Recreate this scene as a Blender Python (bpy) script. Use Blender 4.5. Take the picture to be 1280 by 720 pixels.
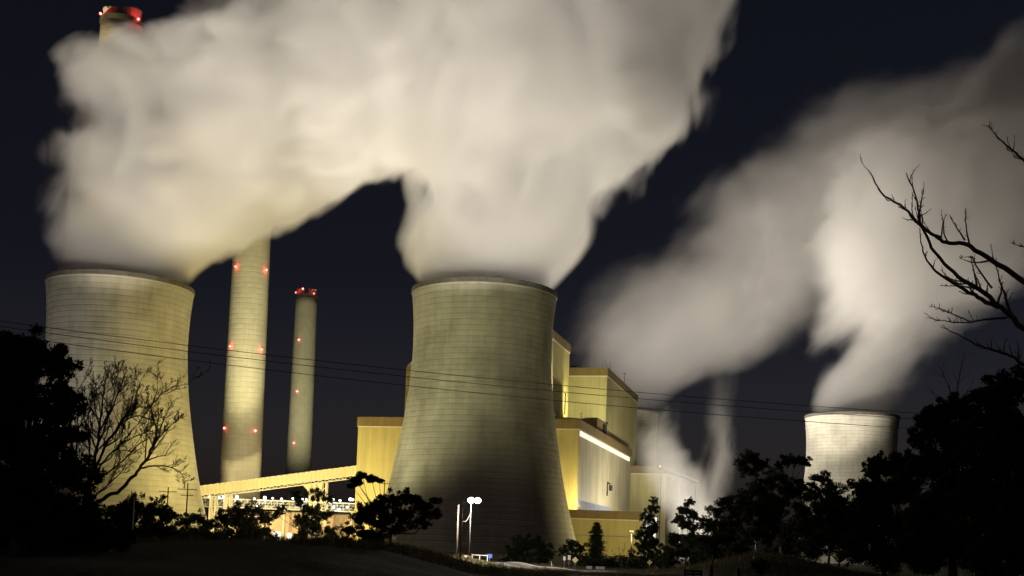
import bpy, math, random
import numpy as np
from mathutils import Vector, Matrix

# ------------------------------------------------------------------ reset
for o in list(bpy.data.objects):
    bpy.data.objects.remove(o)
S = bpy.context.scene
COL = S.collection
R = math.radians

# ------------------------------------------------------------------ camera
F = 1500.0                 # focal length in photo pixels (1280 wide)
PITCH, ROLL = R(3.5), 0.037
CAM = Vector((0, 0, 4.0))
HOR = 680.0                # row of the horizon in the middle of the photo
fwd = Vector((0, math.cos(PITCH), math.sin(PITCH)))
up0 = Vector((0, -math.sin(PITCH), math.cos(PITCH)))
rt0 = Vector((1, 0, 0))
rt = rt0 * math.cos(ROLL) + up0 * math.sin(ROLL)
up = up0 * math.cos(ROLL) - rt0 * math.sin(ROLL)
SHY = HOR - 360 - F * math.tan(PITCH)
cd = bpy.data.cameras.new('camera')
cam = bpy.data.objects.new('camera', cd)
COL.objects.link(cam)
cam.matrix_world = Matrix(((rt.x, up.x, -fwd.x, CAM.x), (rt.y, up.y, -fwd.y, CAM.y),
                           (rt.z, up.z, -fwd.z, CAM.z), (0, 0, 0, 1)))
cd.sensor_width = 36
cd.lens = 36 * F / 1280
cd.shift_y = SHY / 1280
cd.clip_start = 0.5
cd.clip_end = 20000
S.camera = cam


def W(px, py, Y):
    """the point at depth Y (metres north of the camera) seen at photo pixel px, py"""
    xc = (px - 640) / F
    yc = (360 + SHY - py) / F
    d = rt * xc + up * yc + fwd
    return CAM + d * (Y / d.y)


# ------------------------------------------------------------------ sky, moon, exposure
SUN_EL, SUN_AZ = R(38), R(-150)       # a weak moon behind the camera on the left
w = bpy.data.worlds.new('World')
S.world = w
w.use_nodes = True
nt = w.node_tree
nt.nodes.clear()
sky = nt.nodes.new('ShaderNodeTexSky')
sky.sky_type = 'NISHITA'
sky.sun_disc = False
sky.sun_elevation = SUN_EL
sky.sun_rotation = SUN_AZ
sky.air_density = 1.0
sky.dust_density = 2.5
tint = nt.nodes.new('ShaderNodeMix')
tint.data_type = 'RGBA'
tint.blend_type = 'MULTIPLY'
tint.inputs[0].default_value = 1
tint.inputs[7].default_value = (0.87, 0.67, 0.69, 1)
bg = nt.nodes.new('ShaderNodeBackground')
bg.inputs[1].default_value = 0.0052
wo = nt.nodes.new('ShaderNodeOutputWorld')
nt.links.new(sky.outputs[0], tint.inputs[6])
# the town lights and the plant brighten the air low over the horizon
wtc = nt.nodes.new('ShaderNodeTexCoord')
wsp = nt.nodes.new('ShaderNodeSeparateXYZ')
wrp = nt.nodes.new('ShaderNodeValToRGB')
for e, (p, c) in zip([wrp.color_ramp.elements[0], wrp.color_ramp.elements[1], wrp.color_ramp.elements.new(0.22)], ((0.0, (1.35, 1.25, 1.3, 1)), (0.5, (0.30, 0.32, 0.33, 1)), (0.22, (0.72, 0.70, 0.74, 1)))):
    e.position = p
    e.color = c
wml = nt.nodes.new('ShaderNodeMix')
wml.data_type = 'RGBA'
wml.blend_type = 'MULTIPLY'
wml.inputs[0].default_value = 1
nt.links.new(wtc.outputs['Generated'], wsp.inputs[0])
nt.links.new(wsp.outputs[2], wrp.inputs[0])
nt.links.new(tint.outputs[2], wml.inputs[6])
nt.links.new(wrp.outputs[0], wml.inputs[7])
nt.links.new(wml.outputs[2], bg.inputs[0])
nt.links.new(bg.outputs[0], wo.inputs[0])

sl = bpy.data.lights.new('moon', 'SUN')
sl.energy = 0.02
sl.angle = R(0.5)
sl.color = (1.0, 0.93, 0.82)
sun = bpy.data.objects.new('moon', sl)
COL.objects.link(sun)
sd = Vector((math.sin(SUN_AZ) * math.cos(SUN_EL), math.cos(SUN_AZ) * math.cos(SUN_EL), math.sin(SUN_EL)))
sun.rotation_euler = sd.to_track_quat('Z', 'Y').to_euler()

S.view_settings.view_transform = 'Standard'
S.view_settings.look = 'None'
S.view_settings.exposure = 0
S.view_settings.gamma = 1
S.view_settings.use_curve_mapping = False
S.render.engine = 'CYCLES'
cy = S.cycles
cy.use_adaptive_sampling = True
cy.adaptive_threshold = 0.05
cy.use_denoising = True
try:
    cy.denoiser = 'OPENIMAGEDENOISE'
except Exception:
    pass
cy.max_bounces = 6
cy.diffuse_bounces = 2
cy.glossy_bounces = 2
cy.transmission_bounces = 2
cy.transparent_max_bounces = 12
cy.volume_bounces = 2
cy.volume_step_rate = 1.0
cy.volume_max_steps = 256
cy.sample_clamp_indirect = 4
cy.sample_clamp_direct = 12


# ------------------------------------------------------------------ helpers
def link(o, parent=None):
    COL.objects.link(o)
    if parent is not None:
        o.parent = parent
    return o


def tag(o, label=None, cat=None, group=None, kind=None):
    if label: o['label'] = label
    if cat: o['category'] = cat
    if group: o['group'] = group
    if kind: o['kind'] = kind
    return o


def thing(name, label, cat, loc=(0, 0, 0), rz=0, group=None):
    o = bpy.data.objects.new(name, None)
    o.location = loc
    o.rotation_euler = (0, 0, rz)
    o.empty_display_size = 0.5
    link(o)
    return tag(o, label, cat, group)


class MB:
    """collects vertices and faces for ONE mesh object"""
    def __init__(s):
        s.v, s.f = [], []

    def add(s, vs, fs):
        b = len(s.v)
        s.v.extend(tuple(p) for p in vs)
        s.f.extend(tuple(i + b for i in f) for f in fs)

    def box(s, x0, x1, y0, y1, z0, z1):
        s.add([(x0, y0, z0), (x1, y0, z0), (x1, y1, z0), (x0, y1, z0),
               (x0, y0, z1), (x1, y0, z1), (x1, y1, z1), (x0, y1, z1)],
              [(0, 3, 2, 1), (4, 5, 6, 7), (0, 1, 5, 4), (1, 2, 6, 5), (2, 3, 7, 6), (3, 0, 4, 7)])
        return s

    def tube(s, pts, rad, n=6, caps=True):
        pts = [Vector(p) for p in pts]
        if not hasattr(rad, '__len__'):
            rad = [rad] * len(pts)
        b = len(s.v)
        ref = Vector((0.31, 0.22, 0.93)).normalized()
        for i, p in enumerate(pts):
            t = (pts[min(i + 1, len(pts) - 1)] - pts[max(i - 1, 0)])
            if t.length < 1e-9: t = Vector((0, 0, 1))
            t.normalize()
            a = t.cross(ref)
            if a.length < 0.05: a = t.cross(Vector((1, 0, 0)))
            a.normalize()
            c = t.cross(a)
            for k in range(n):
                an = 2 * math.pi * k / n
                s.v.append(tuple(p + (a * math.cos(an) + c * math.sin(an)) * rad[i]))
        for i in range(len(pts) - 1):
            for k in range(n):
                k2 = (k + 1) % n
                s.f.append((b + i * n + k, b + i * n + k2, b + (i + 1) * n + k2, b + (i + 1) * n + k))
        if caps:
            s.f.append(tuple(b + k for k in range(n))[::-1])
            s.f.append(tuple(b + (len(pts) - 1) * n + k for k in range(n)))
        return s

    def bar(s, p0, p1, wd, ht=None):
        """a rectangular bar from p0 to p1"""
        p0, p1 = Vector(p0), Vector(p1)
        ht = ht or wd
        t = (p1 - p0).normalized()
        a = t.cross(Vector((0, 0, 1)))
        if a.length < 0.05: a = Vector((1, 0, 0))
        a.normalize()
        c = a.cross(t)
        vs = []
        for p in (p0, p1):
            for sx, sz in ((-1, -1), (1, -1), (1, 1), (-1, 1)):
                vs.append(p + a * (sx * wd / 2) + c * (sz * ht / 2))
        s.add(vs, [(0, 3, 2, 1), (4, 5, 6, 7), (0, 1, 5, 4), (1, 2, 6, 5), (2, 3, 7, 6), (3, 0, 4, 7)])
        return s

    def lathe(s, prof, n=96, close=False):
        """prof = [(r, z)...]; close joins last ring to first"""
        b = len(s.v)
        for r, z in prof:
            for k in range(n):
                a = 2 * math.pi * k / n
                s.v.append((r * math.cos(a), r * math.sin(a), z))
        m = len(prof)
        for i in range(m if close else m - 1):
            j = (i + 1) % m
            for k in range(n):
                k2 = (k + 1) % n
                s.f.append((b + i * n + k, b + i * n + k2, b + j * n + k2, b + j * n + k))
        return s

    def ball(s, c, r, nu=10, nv=6):
        c = Vector(c)
        b = len(s.v)
        s.v.append(tuple(c + Vector((0, 0, -r))))
        for i in range(1, nv):
            th = math.pi * i / nv - math.pi / 2
            for k in range(nu):
                a = 2 * math.pi * k / nu
                s.v.append(tuple(c + Vector((math.cos(th) * math.cos(a), math.cos(th) * math.sin(a), math.sin(th))) * r))
        s.v.append(tuple(c + Vector((0, 0, r))))
        top = len(s.v) - 1
        for k in range(nu):
            k2 = (k + 1) % nu
            s.f.append((b, b + 1 + k2, b + 1 + k))
            s.f.append((top, b + 1 + (nv - 2) * nu + k, b + 1 + (nv - 2) * nu + k2))
            for i in range(nv - 2):
                s.f.append((b + 1 + i * nu + k, b + 1 + i * nu + k2, b + 1 + (i + 1) * nu + k2, b + 1 + (i + 1) * nu + k))
        return s

    def build(s, name, mat, parent=None, smooth=False):
        me = bpy.data.meshes.new(name)
        me.from_pydata(s.v, [], s.f)
        me.materials.append(mat)
        if smooth:
            me.polygons.foreach_set('use_smooth', [True] * len(me.polygons))
        me.update()
        o = bpy.data.objects.new(name, me)
        return link(o, parent)


class NB:
    """tiny node builder"""
    def __init__(s, tree):
        s.t = tree

    def n(s, typ, ins=None, **kw):
        nd = s.t.nodes.new(typ)
        for k, v in kw.items():
            setattr(nd, k, v)
        for k, v in (ins or {}).items():
            s.put(nd.inputs[k], v)
        return nd

    def put(s, sock, v):
        if isinstance(v, bpy.types.NodeSocket):
            s.t.links.new(v, sock)
        else:
            sock.default_value = v

    def m(s, op, a, b=None, c=None, clamp=False):
        nd = s.t.nodes.new('ShaderNodeMath')
        nd.operation = op
        nd.use_clamp = clamp
        s.put(nd.inputs[0], a)
        if b is not None: s.put(nd.inputs[1], b)
        if c is not None: s.put(nd.inputs[2], c)
        return nd.outputs[0]

    def ramp(s, fac, stops, interp='LINEAR'):
        nd = s.t.nodes.new('ShaderNodeValToRGB')
        cr = nd.color_ramp
        cr.interpolation = interp
        while len(cr.elements) < len(stops):
            cr.elements.new(1.0)
        for e, (p, c) in zip(cr.elements, stops):
            e.position = p
        for e, (p, c) in zip(cr.elements, stops):
            e.color = (c[0], c[1], c[2], 1) if hasattr(c, '__len__') else (c, c, c, 1)
        s.put(nd.inputs[0], fac)
        return nd.outputs[0]

    def mix(s, fac, a, b, blend='MIX'):
        nd = s.t.nodes.new('ShaderNodeMix')
        nd.data_type = 'RGBA'
        nd.blend_type = blend
        s.put(nd.inputs[0], fac)
        s.put(nd.inputs[6], a)
        s.put(nd.inputs[7], b)
        return nd.outputs[2]


def c4(c):
    return (c[0], c[1], c[2], 1)


def newmat(name):
    m = bpy.data.materials.new(name)
    m.use_nodes = True
    m.node_tree.nodes.clear()
    nb = NB(m.node_tree)
    out = nb.n('ShaderNodeOutputMaterial')
    return m, nb, out


def plain(name, col, rough=0.7, noise=0.25, scale=0.6, metal=0.0, stretch=(1, 1, 1), bump=0.0):
    m, nb, out = newmat(name)
    tc = nb.n('ShaderNodeTexCoord').outputs['Object']
    mp = nb.n('ShaderNodeMapping', {0: tc, 3: stretch}).outputs[0]
    nz = nb.n('ShaderNodeTexNoise', {'Vector': mp, 'Scale': scale, 'Detail': 5.0, 'Roughness': 0.6}).outputs[0]
    f = nb.ramp(nz, [(0.3, 1 - noise), (0.7, 1 + noise * 0.4)])
    colr = nb.mix(1.0, c4(col), f, 'MULTIPLY')
    b = nb.n('ShaderNodeBsdfPrincipled', {'Base Color': colr, 'Roughness': rough, 'Metallic': metal})
    if bump:
        bp = nb.n('ShaderNodeBump', {'Height': nz, 'Strength': bump, 'Distance': 0.3})
        nb.t.links.new(bp.outputs[0], b.inputs['Normal'])
    nb.t.links.new(b.outputs[0], out.inputs[0])
    return m


def emit(name, col, strength):
    m, nb, out = newmat(name)
    e = nb.n('ShaderNodeEmission', {0: c4(col), 1: strength})
    nb.t.links.new(e.outputs[0], out.inputs[0])
    m.cycles.emission_sampling = 'NONE'
    return m


def concrete(name, base, ring=2.3, stain=0.5, jn=0.26):
    """slip-formed concrete: pour rings with dirt in the joints, streaks running down, blotches"""
    m, nb, out = newmat(name)
    tc = nb.n('ShaderNodeTexCoord').outputs['Object']
    sp = nb.n('ShaderNodeSeparateXYZ', {0: tc})
    ang = nb.m('ARCTAN2', sp.outputs[1], sp.outputs[0])
    z = sp.outputs[2]
    zz = nb.m('DIVIDE', z, ring)
    fr = nb.m('FRACT', zz)
    idx = nb.m('FLOOR', zz)
    line = nb.ramp(fr, [(0.0, 1), (0.10, 0.75), (0.22, 0.0), (0.9, 0.0), (1.0, 1)])
    # each pour has its own grey and its own patchy joint
    cv = nb.n('ShaderNodeCombineXYZ', {0: nb.m('MULTIPLY', ang, 3.0), 1: nb.m('MULTIPLY', idx, 7.31), 2: 0.0}).outputs[0]
    n1 = nb.n('ShaderNodeTexNoise', {'Vector': cv, 'Scale': 1.0, 'Detail': 3.0}).outputs[0]
    cv2 = nb.n('ShaderNodeCombineXYZ', {0: nb.m('MULTIPLY', ang, 9.0), 1: nb.m('MULTIPLY', z, 0.035), 2: 0.0}).outputs[0]
    streak = nb.n('ShaderNodeTexNoise', {'Vector': cv2, 'Scale': 1.0, 'Detail': 4.0, 'Roughness': 0.65}).outputs[0]
    blot = nb.n('ShaderNodeTexNoise', {'Vector': tc, 'Scale': 0.06, 'Detail': 6.0, 'Roughness': 0.6}).outputs[0]
    patch = nb.n('ShaderNodeTexNoise', {'Vector': tc, 'Scale': 0.35, 'Detail': 4.0}).outputs[0]
    joint = nb.m('MULTIPLY', line, nb.ramp(nb.m('ADD', nb.m('MULTIPLY', n1, 0.6), nb.m('MULTIPLY', patch, 0.4)), [(0.36, 0.15), (0.62, 1.0)]))
    v = nb.m('MULTIPLY', nb.ramp(n1, [(0.3, 0.93), (0.7, 1.05)]), nb.ramp(streak, [(0.3, 1 - stain * 0.3), (0.62, 1.04)]))
    v = nb.m('MULTIPLY', v, nb.ramp(blot, [(0.32, 1 - stain * 0.6), (0.6, 1.05)]))
    v = nb.m('MULTIPLY', v, nb.m('SUBTRACT', 1.0, nb.m('MULTIPLY', joint, jn)))
    col = nb.mix(1.0, c4(base), v, 'MULTIPLY')
    h = nb.m('SUBTRACT', nb.m('MULTIPLY', patch, 0.2), nb.m('MULTIPLY', line, 0.6))
    bp = nb.n('ShaderNodeBump', {'Height': h, 'Strength': 0.5, 'Distance': 0.25})
    b = nb.n('ShaderNodeBsdfPrincipled', {'Base Color': col, 'Roughness': 0.9, 'Normal': bp.outputs[0]})
    nb.t.links.new(b.outputs[0], out.inputs[0])
    return m


def cladding(name, base, rib=1.2, dirt=0.25):
    """painted profiled sheeting: vertical ribs, sheet joints, grime streaks"""
    m, nb, out = newmat(name)
    tc = nb.n('ShaderNodeTexCoord').outputs['Object']
    sp = nb.n('ShaderNodeSeparateXYZ', {0: tc})
    h = nb.m('ADD', sp.outputs[0], sp.outputs[1])
    fr = nb.m('FRACT', nb.m('DIVIDE', h, rib))
    ribv = nb.ramp(fr, [(0.0, 0.0), (0.12, 1.0), (0.5, 1.0), (0.62, 0.0), (1.0, 0.0)])
    pan = nb.m('FRACT', nb.m('DIVIDE', sp.outputs[2], 9.0))
    seam = nb.ramp(pan, [(0.0, 0.8), (0.02, 1.0), (1.0, 1.0)])
    mp = nb.n('ShaderNodeMapping', {0: tc, 3: (0.25, 0.25, 0.02)}).outputs[0]
    st = nb.n('ShaderNodeTexNoise', {'Vector': mp, 'Scale': 1.0, 'Detail': 5.0, 'Roughness': 0.65}).outputs[0]
    bl = nb.n('ShaderNodeTexNoise', {'Vector': tc, 'Scale': 0.05, 'Detail': 4.0}).outputs[0]
    v = nb.m('MULTIPLY', nb.ramp(st, [(0.3, 1 - dirt), (0.6, 1.03)]), nb.ramp(bl, [(0.3, 1 - dirt * 0.7), (0.65, 1.05)]))
    v = nb.m('MULTIPLY', v, nb.m('MULTIPLY_ADD', ribv, 0.07, 0.95))
    v = nb.m('MULTIPLY', v, seam)
    col = nb.mix(1.0, c4(base), v, 'MULTIPLY')
    bp = nb.n('ShaderNodeBump', {'Height': ribv, 'Strength': 0.3, 'Distance': 0.15})
    b = nb.n('ShaderNodeBsdfPrincipled', {'Base Color': col, 'Roughness': 0.55, 'Normal': bp.outputs[0]})
    nb.t.links.new(b.outputs[0], out.inputs[0])
    return m


M = {}
M['tower'] = concrete('tower_concrete', (0.31, 0.30, 0.24), 2.3, 0.55)
M['tower_in'] = plain('tower_inner_concrete', (0.2, 0.19, 0.17), 0.9, 0.3, 0.1)
M['rim'] = plain('rim_concrete', (0.08, 0.075, 0.06), 0.9, 0.4, 0.3)
M['shaft'] = concrete('chimney_concrete', (0.40, 0.38, 0.31), 3.0, 0.2, 0.10)
M['flue'] = plain('flue_lining', (0.5, 0.46, 0.42), 0.8, 0.3, 0.4)
M['steel'] = plain('galvanised_steel', (0.33, 0.33, 0.32), 0.5, 0.3, 0.8, 0.6)
M['darksteel'] = plain('dark_steel', (0.06, 0.055, 0.05), 0.6, 0.3, 0.8)
M['yellow'] = cladding('yellow_cladding', (0.56, 0.49, 0.18), 1.3, 0.2)
M['olive'] = cladding('pale_olive_cladding', (0.52, 0.47, 0.20), 1.3, 0.2)
M['brown'] = cladding('brown_fascia_sheet', (0.26, 0.185, 0.065), 1.3, 0.25)
M['trim'] = plain('white_trim_paint', (0.75, 0.7, 0.5), 0.5, 0.15, 0.3)
M['roof'] = plain('roof_sheet', (0.16, 0.14, 0.10), 0.7, 0.3, 0.2)
M['palewall'] = cladding('pale_wall_sheet', (0.50, 0.45, 0.27), 1.6, 0.3)
M['belt'] = cladding('conveyor_gallery_sheet', (0.66, 0.60, 0.33), 2.2, 0.15)
M['peach'] = cladding('peach_shed_sheet', (0.62, 0.45, 0.30), 1.1, 0.3)
M['red'] = emit('red_lamp_glass', (1.0, 0.10, 0.09), 14)
M['white'] = emit('white_lamp_glass', (1.0, 0.93, 0.86), 40)
M['cool'] = emit('cool_lamp_glass', (0.80, 0.90, 1.0), 30)
M['lit'] = emit('lit_window_glass', (1.0, 0.88, 0.66), 1.5)
M['doorlit'] = emit('lit_doorway', (1.0, 0.9, 0.75), 2.4)
M['bluegl'] = plain('louvre_glass', (0.32, 0.35, 0.42), 0.3, 0.4, 1.5)
M['bark'] = plain('bark', (0.075, 0.058, 0.042), 0.95, 0.5, 3.0, bump=0.4)
M['palebark'] = plain('pale_gum_bark', (0.23, 0.18, 0.13), 0.9, 0.5, 1.2, bump=0.3)
M['wood'] = plain('weathered_pole_timber', (0.13, 0.11, 0.085), 0.9, 0.4, 2.0, stretch=(4, 4, 0.3))
M['paint'] = plain('white_sign_paint', (0.75, 0.75, 0.72), 0.5, 0.1, 2.0)
M['bluepaint'] = plain('blue_sign_paint', (0.05, 0.12, 0.42), 0.45, 0.1, 2.0)
M['redpaint'] = plain('red_sign_paint', (0.5, 0.04, 0.03), 0.45, 0.1, 2.0)
M['orangepaint'] = plain('pale_yellow_sign_paint', (0.7, 0.6, 0.35), 0.45, 0.1, 2.0)
M['wire'] = plain('aluminium_cable', (0.05, 0.048, 0.045), 0.6, 0.2, 1.0)
M['asphalt'] = plain('asphalt', (0.055, 0.053, 0.05), 0.85, 0.35, 1.5, bump=0.3)
M['line'] = plain('road_line_paint', (0.7, 0.7, 0.66), 0.6, 0.3, 3.0)
M['kerb'] = plain('kerb_concrete', (0.33, 0.31, 0.28), 0.85, 0.3, 1.0)
M['cabinet'] = plain('grey_cabinet_paint', (0.4, 0.4, 0.37), 0.5, 0.2, 1.5)
M['moss'] = plain('dark_timber', (0.03, 0.027, 0.022), 0.9, 0.4, 2.0)


def leafmat(name, a, b):
    m, nb, out = newmat(name)
    g = nb.n('ShaderNodeNewGeometry')
    col = nb.ramp(g.outputs['Random Per Island'], [(0.0, a), (1.0, b)])
    d = nb.n('ShaderNodeBsdfDiffuse', {0: col})
    t = nb.n('ShaderNodeBsdfTranslucent', {0: col})
    mx = nb.n('ShaderNodeMixShader', {0: 0.25, 1: d.outputs[0], 2: t.outputs[0]})
    nb.t.links.new(mx.outputs[0], out.inputs[0])
    return m


M['leaf'] = leafmat('gum_leaves', (0.030, 0.042, 0.020), (0.075, 0.085, 0.038))
M['leafdark'] = leafmat('dark_leaves', (0.020, 0.030, 0.016), (0.05, 0.06, 0.03))
M['needle'] = leafmat('conifer_needles', (0.022, 0.036, 0.02), (0.05, 0.066, 0.034))
M['grass'] = leafmat('dry_grass', (0.07, 0.075, 0.03), (0.17, 0.15, 0.07))

# ------------------------------------------------------------------ ground
def sstep(a, b, x):
    t = np.clip((x - a) / (b - a), 0, 1)
    return t * t * (3 - 2 * t)


def gz(x, y):
    """terrain height"""
    x = np.asarray(x, float); y = np.asarray(y, float)
    prof = np.interp(x, [-80, -45, -26, -17, -10, -3, 3, 12, 40], [2.6, 2.4, 3.0, 3.65, 3.2, 1.4, 0.9, 0.8, 1.2])
    near = 2.3 + (prof - 2.3) * sstep(0, 110, y)
    k = 1 - sstep(122, 165, y)
    z = near * k
    z = z + 3.7 * np.exp(-((x - 38) / 11) ** 2 - ((y - 178) / 17) ** 2) * sstep(135, 165, y)
    z = z + 1.3 * np.exp(-((x - 70) / 25) ** 2 - ((y - 170) / 60) ** 2)
    z = z + 1.3 * np.exp(-((x + 8) / 7) ** 2 - ((y - 208) / 9) ** 2)
    z = z - 14 * sstep(650, 780, y) * sstep(80, 180, x)
    z = z + 0.12 * np.sin(x * 0.31 + y * 0.17) + 0.1 * np.sin(x * 0.13 - y * 0.41 + 1.3)
    return z


def G(x, y):
    return float(gz(x, y))


def build_ground():
    ys = list(np.arange(-60, 10, 6.0)) + list(np.arange(10, 230, 2.5)) + list(np.geomspace(230, 9000, 60))
    nx = 181
    vs, fs = [], []
    a = np.linspace(-1, 1, nx)
    a = np.sign(a) * np.abs(a) ** 1.25
    for y in ys:
        half = max(80.0, 0.95 * y)
        x = a * half
        z = gz(x, np.full_like(x, y))
        vs += list(zip(x, np.full_like(x, y), z))
    for j in range(len(ys) - 1):
        for i in range(nx - 1):
            fs.append((j * nx + i, j * nx + i + 1, (j + 1) * nx + i + 1, (j + 1) * nx + i))
    m, nb, out = newmat('ground_grass')
    tc = nb.n('ShaderNodeNewGeometry').outputs['Position']
    n1 = nb.n('ShaderNodeTexNoise', {'Vector': tc, 'Scale': 0.12, 'Detail': 6.0}).outputs[0]
    n2 = nb.n('ShaderNodeTexNoise', {'Vector': tc, 'Scale': 3.0, 'Detail': 4.0}).outputs[0]
    c = nb.ramp(n1, [(0.3, (0.035, 0.04, 0.017)), (0.55, (0.065, 0.065, 0.03)), (0.75, (0.09, 0.078, 0.045))])
    c = nb.mix(1.0, c, nb.ramp(n2, [(0.3, 0.6), (0.7, 1.2)]), 'MULTIPLY')
    bp = nb.n('ShaderNodeBump', {'Height': n2, 'Strength': 0.8, 'Distance': 0.15})
    b = nb.n('ShaderNodeBsdfPrincipled', {'Base Color': c, 'Roughness': 0.95, 'Normal': bp.outputs[0]})
    b.inputs['Specular IOR Level'].default_value = 0.1
    nb.t.links.new(b.outputs[0], out.inputs[0])
    mb = MB()
    mb.v, mb.f = [tuple(map(float, v)) for v in vs], fs
    g = mb.build('ground', m, smooth=True)
    tag(g, kind='structure')


build_ground()


def smooth_path(pts, k=8):
    out = []
    P = [Vector(p) for p in pts]
    for i in range(len(P) - 1):
        p0, p1, p2, p3 = P[max(i - 1, 0)], P[i], P[i + 1], P[min(i + 2, len(P) - 1)]
        for j in range(k):
            t = j / k
            out.append(0.5 * ((2 * p1) + (p2 - p0) * t + (2 * p0 - 5 * p1 + 4 * p2 - p3) * t * t + (3 * p1 - p0 - 3 * p2 + p3) * t ** 3))
    out.append(P[-1])
    return out


ROAD = smooth_path([(-150, 330), (-80, 285), (-34, 252), (-8, 222), (4, 200), (18, 176), (40, 140), (62, 112), (100, 90)], 10)


def strip(path, o0, o1, dz, step=1):
    mb = MB()
    vs = []
    P = path
    for i, p in enumerate(P):
        t = (P[min(i + 1, len(P) - 1)] - P[max(i - 1, 0)]).normalized()
        nrm = Vector((t.y, -t.x))
        for o in (o0, o1):
            q = Vector((p.x, p.y)) + nrm * o
            c = G(p.x, p.y)
            vs.append((q.x, q.y, c + dz))
    fs = [(2 * i, 2 * i + 1, 2 * i + 3, 2 * i + 2) for i in range(len(P) - 1)]
    mb.add(vs, fs)
    return mb


def raised(path, o0, o1, z0, z1):
    mb = MB()
    P = path
    vs = []
    for i, p in enumerate(P):
        t = (P[min(i + 1, len(P) - 1)] - P[max(i - 1, 0)]).normalized()
        nrm = Vector((t.y, -t.x))
        c = G(p.x, p.y)
        a = Vector((p.x, p.y)) + nrm * o0
        b = Vector((p.x, p.y)) + nrm * o1
        vs += [(a.x, a.y, c + z0), (a.x, a.y, c + z1), (b.x, b.y, c + z1), (b.x, b.y, c + z0)]
    fs = []
    for i in range(len(P) - 1):
        for k in range(3):
            fs.append((4 * i + k, 4 * i + k + 1, 4 * i + 4 + k + 1, 4 * i + 4 + k))
    mb.add(vs, fs)
    return mb


# road: embankment body, asphalt on it, painted lines, kerbs
tag(raised(ROAD, -4.2, 4.2, -1.5, 0.22).build('road', M['asphalt']), kind='structure')
tag(strip(ROAD, -3.5, -3.36, 0.226).build('road_edge_line', M['line']), kind='structure')
tag(strip(ROAD, 3.36, 3.5, 0.226).build('road_edge_line', M['line']), kind='structure')
tag(strip(ROAD, -0.06, 0.06, 0.226).build('road_centre_line', M['line']), kind='structure')
tag(raised(ROAD, -4.5, -4.2, -1.5, 0.34).build('kerb', M['kerb']), kind='structure')
tag(raised(ROAD, 4.2, 4.5, -1.5, 0.34).build('kerb', M['kerb']), kind='structure')


# ------------------------------------------------------------------ cooling towers
TPROF = [(45.5, 0), (44.0, 4), (41.6, 12), (38.9, 22), (36.4, 33), (34.2, 45), (32.2, 57), (30.7, 68), (29.7, 79),
         (29.3, 89), (29.6, 99), (30.2, 107), (30.8, 112)]


def tower_profile():
    zs = np.linspace(0, 112, 60)
    rs = np.interp(zs, [p[1] for p in TPROF], [p[0] for p in TPROF])
    for _ in range(6):
        rs[1:-1] = (rs[:-2] + rs[1:-1] * 2 + rs[2:]) / 4
    return list(zip(rs, zs))


_shell_mesh = {}


def cooling_tower(label, base, scale=1.0, seed=0):
    t = thing('cooling_tower', label, 'cooling tower', base, seed * 1.1, 'concrete cooling towers of the power station')
    t.scale = (scale,) * 3
    if not _shell_mesh:
        prof = tower_profile()
        inner = [(r - 0.9, z) for r, z in reversed(prof)]
        mb = MB().lathe(prof, 128)
        o = mb.build('shell', M['tower'], t, True)
        _shell_mesh['shell'] = o.data
        o = MB().lathe(inner, 96).build('inner_lining', M['tower_in'], t, True)
        _shell_mesh['inner_lining'] = o.data
        r = prof[-1][0]
        o = MB().lathe([(r + 0.2, 111.4), (r + 0.3, 111.6), (r + 0.3, 113.2), (r + 0.1, 113.5), (r - 1.4, 113.5), (r - 1.4, 112.4), (r - 0.9, 111.4)], 128, True).build('rim', M['rim'], t)
        _shell_mesh['rim'] = o.data
        o = MB().lathe([(47.5, -20), (47.5, 1.6), (46.7, 1.6), (46.7, -20)], 96).build('basin_wall', M['rim'], t)
        _shell_mesh['basin_wall'] = o.data
    else:
        for k, me in _shell_mesh.items():
            link(bpy.data.objects.new(k, me), t)
    return t


def base_of(px, py_rim, Y, h=113.0, scale=1.0):
    lip = W(px, py_rim, Y - 31)
    return (W(px, py_rim, Y).x, Y, lip.z - h * scale)


TL = base_of(152.5, 338.5, 517)
TM = base_of(606.5, 347, 506)
TR = base_of(1065, 514.5, 803)
TD = base_of(775, 508, 940)
cooling_tower('big concrete cooling tower on the left behind the bare tree', TL, 1.0, 0)
cooling_tower('big dark concrete cooling tower in the middle behind the lit street lamp', TM, 1.0, 1)
cooling_tower('distant pale cooling tower on the right above the gum trees', TR, 1.0, 2)
cooling_tower('cooling tower mostly hidden behind the yellow boiler house', TD, 1.0, 3)


# ------------------------------------------------------------------ chimneys
def red_lamp(parent, loc, r=0.7, power=0.0):
    o = MB().ball((0, 0, 0), r, 10, 6).build('aviation_light', M['red'], parent, True)
    o.location = loc
    if power:
        l = bpy.data.lights.new('red_light', 'POINT')
        l.energy = power
        l.color = (1.0, 0.06, 0.05)
        l.shadow_soft_size = 0.8
        lo = bpy.data.objects.new('red_light', l)
        link(lo, parent)
        lo.location = loc
    return o


# where the three shafts meet the ground
def chimney_at(label, px_top, py_top, Y, wpx_top, wpx_bot, lamps_px, hz):
    top = W(px_top, py_top, Y)
    h = top.z - 0.0
    r1 = wpx_top / 2 * Y / F
    r0 = wpx_bot / 2 * Y / F
    lam = []
    for (px, py, rr, pw) in lamps_px:
        p = W(px, py, Y)
        rz = r0 + (r1 - r0) * min(p.z, h) / h
        c = max(-1, min(1, (p.x - top.x) / (rz + 0.9)))
        lam.append((-math.acos(c), p.z, rr, pw))
    b = thing('chimney', label, 'chimney', (top.x, Y, 0), 0, 'tall concrete chimneys with red lights')
    return b, top, h, r0, r1, lam


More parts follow.
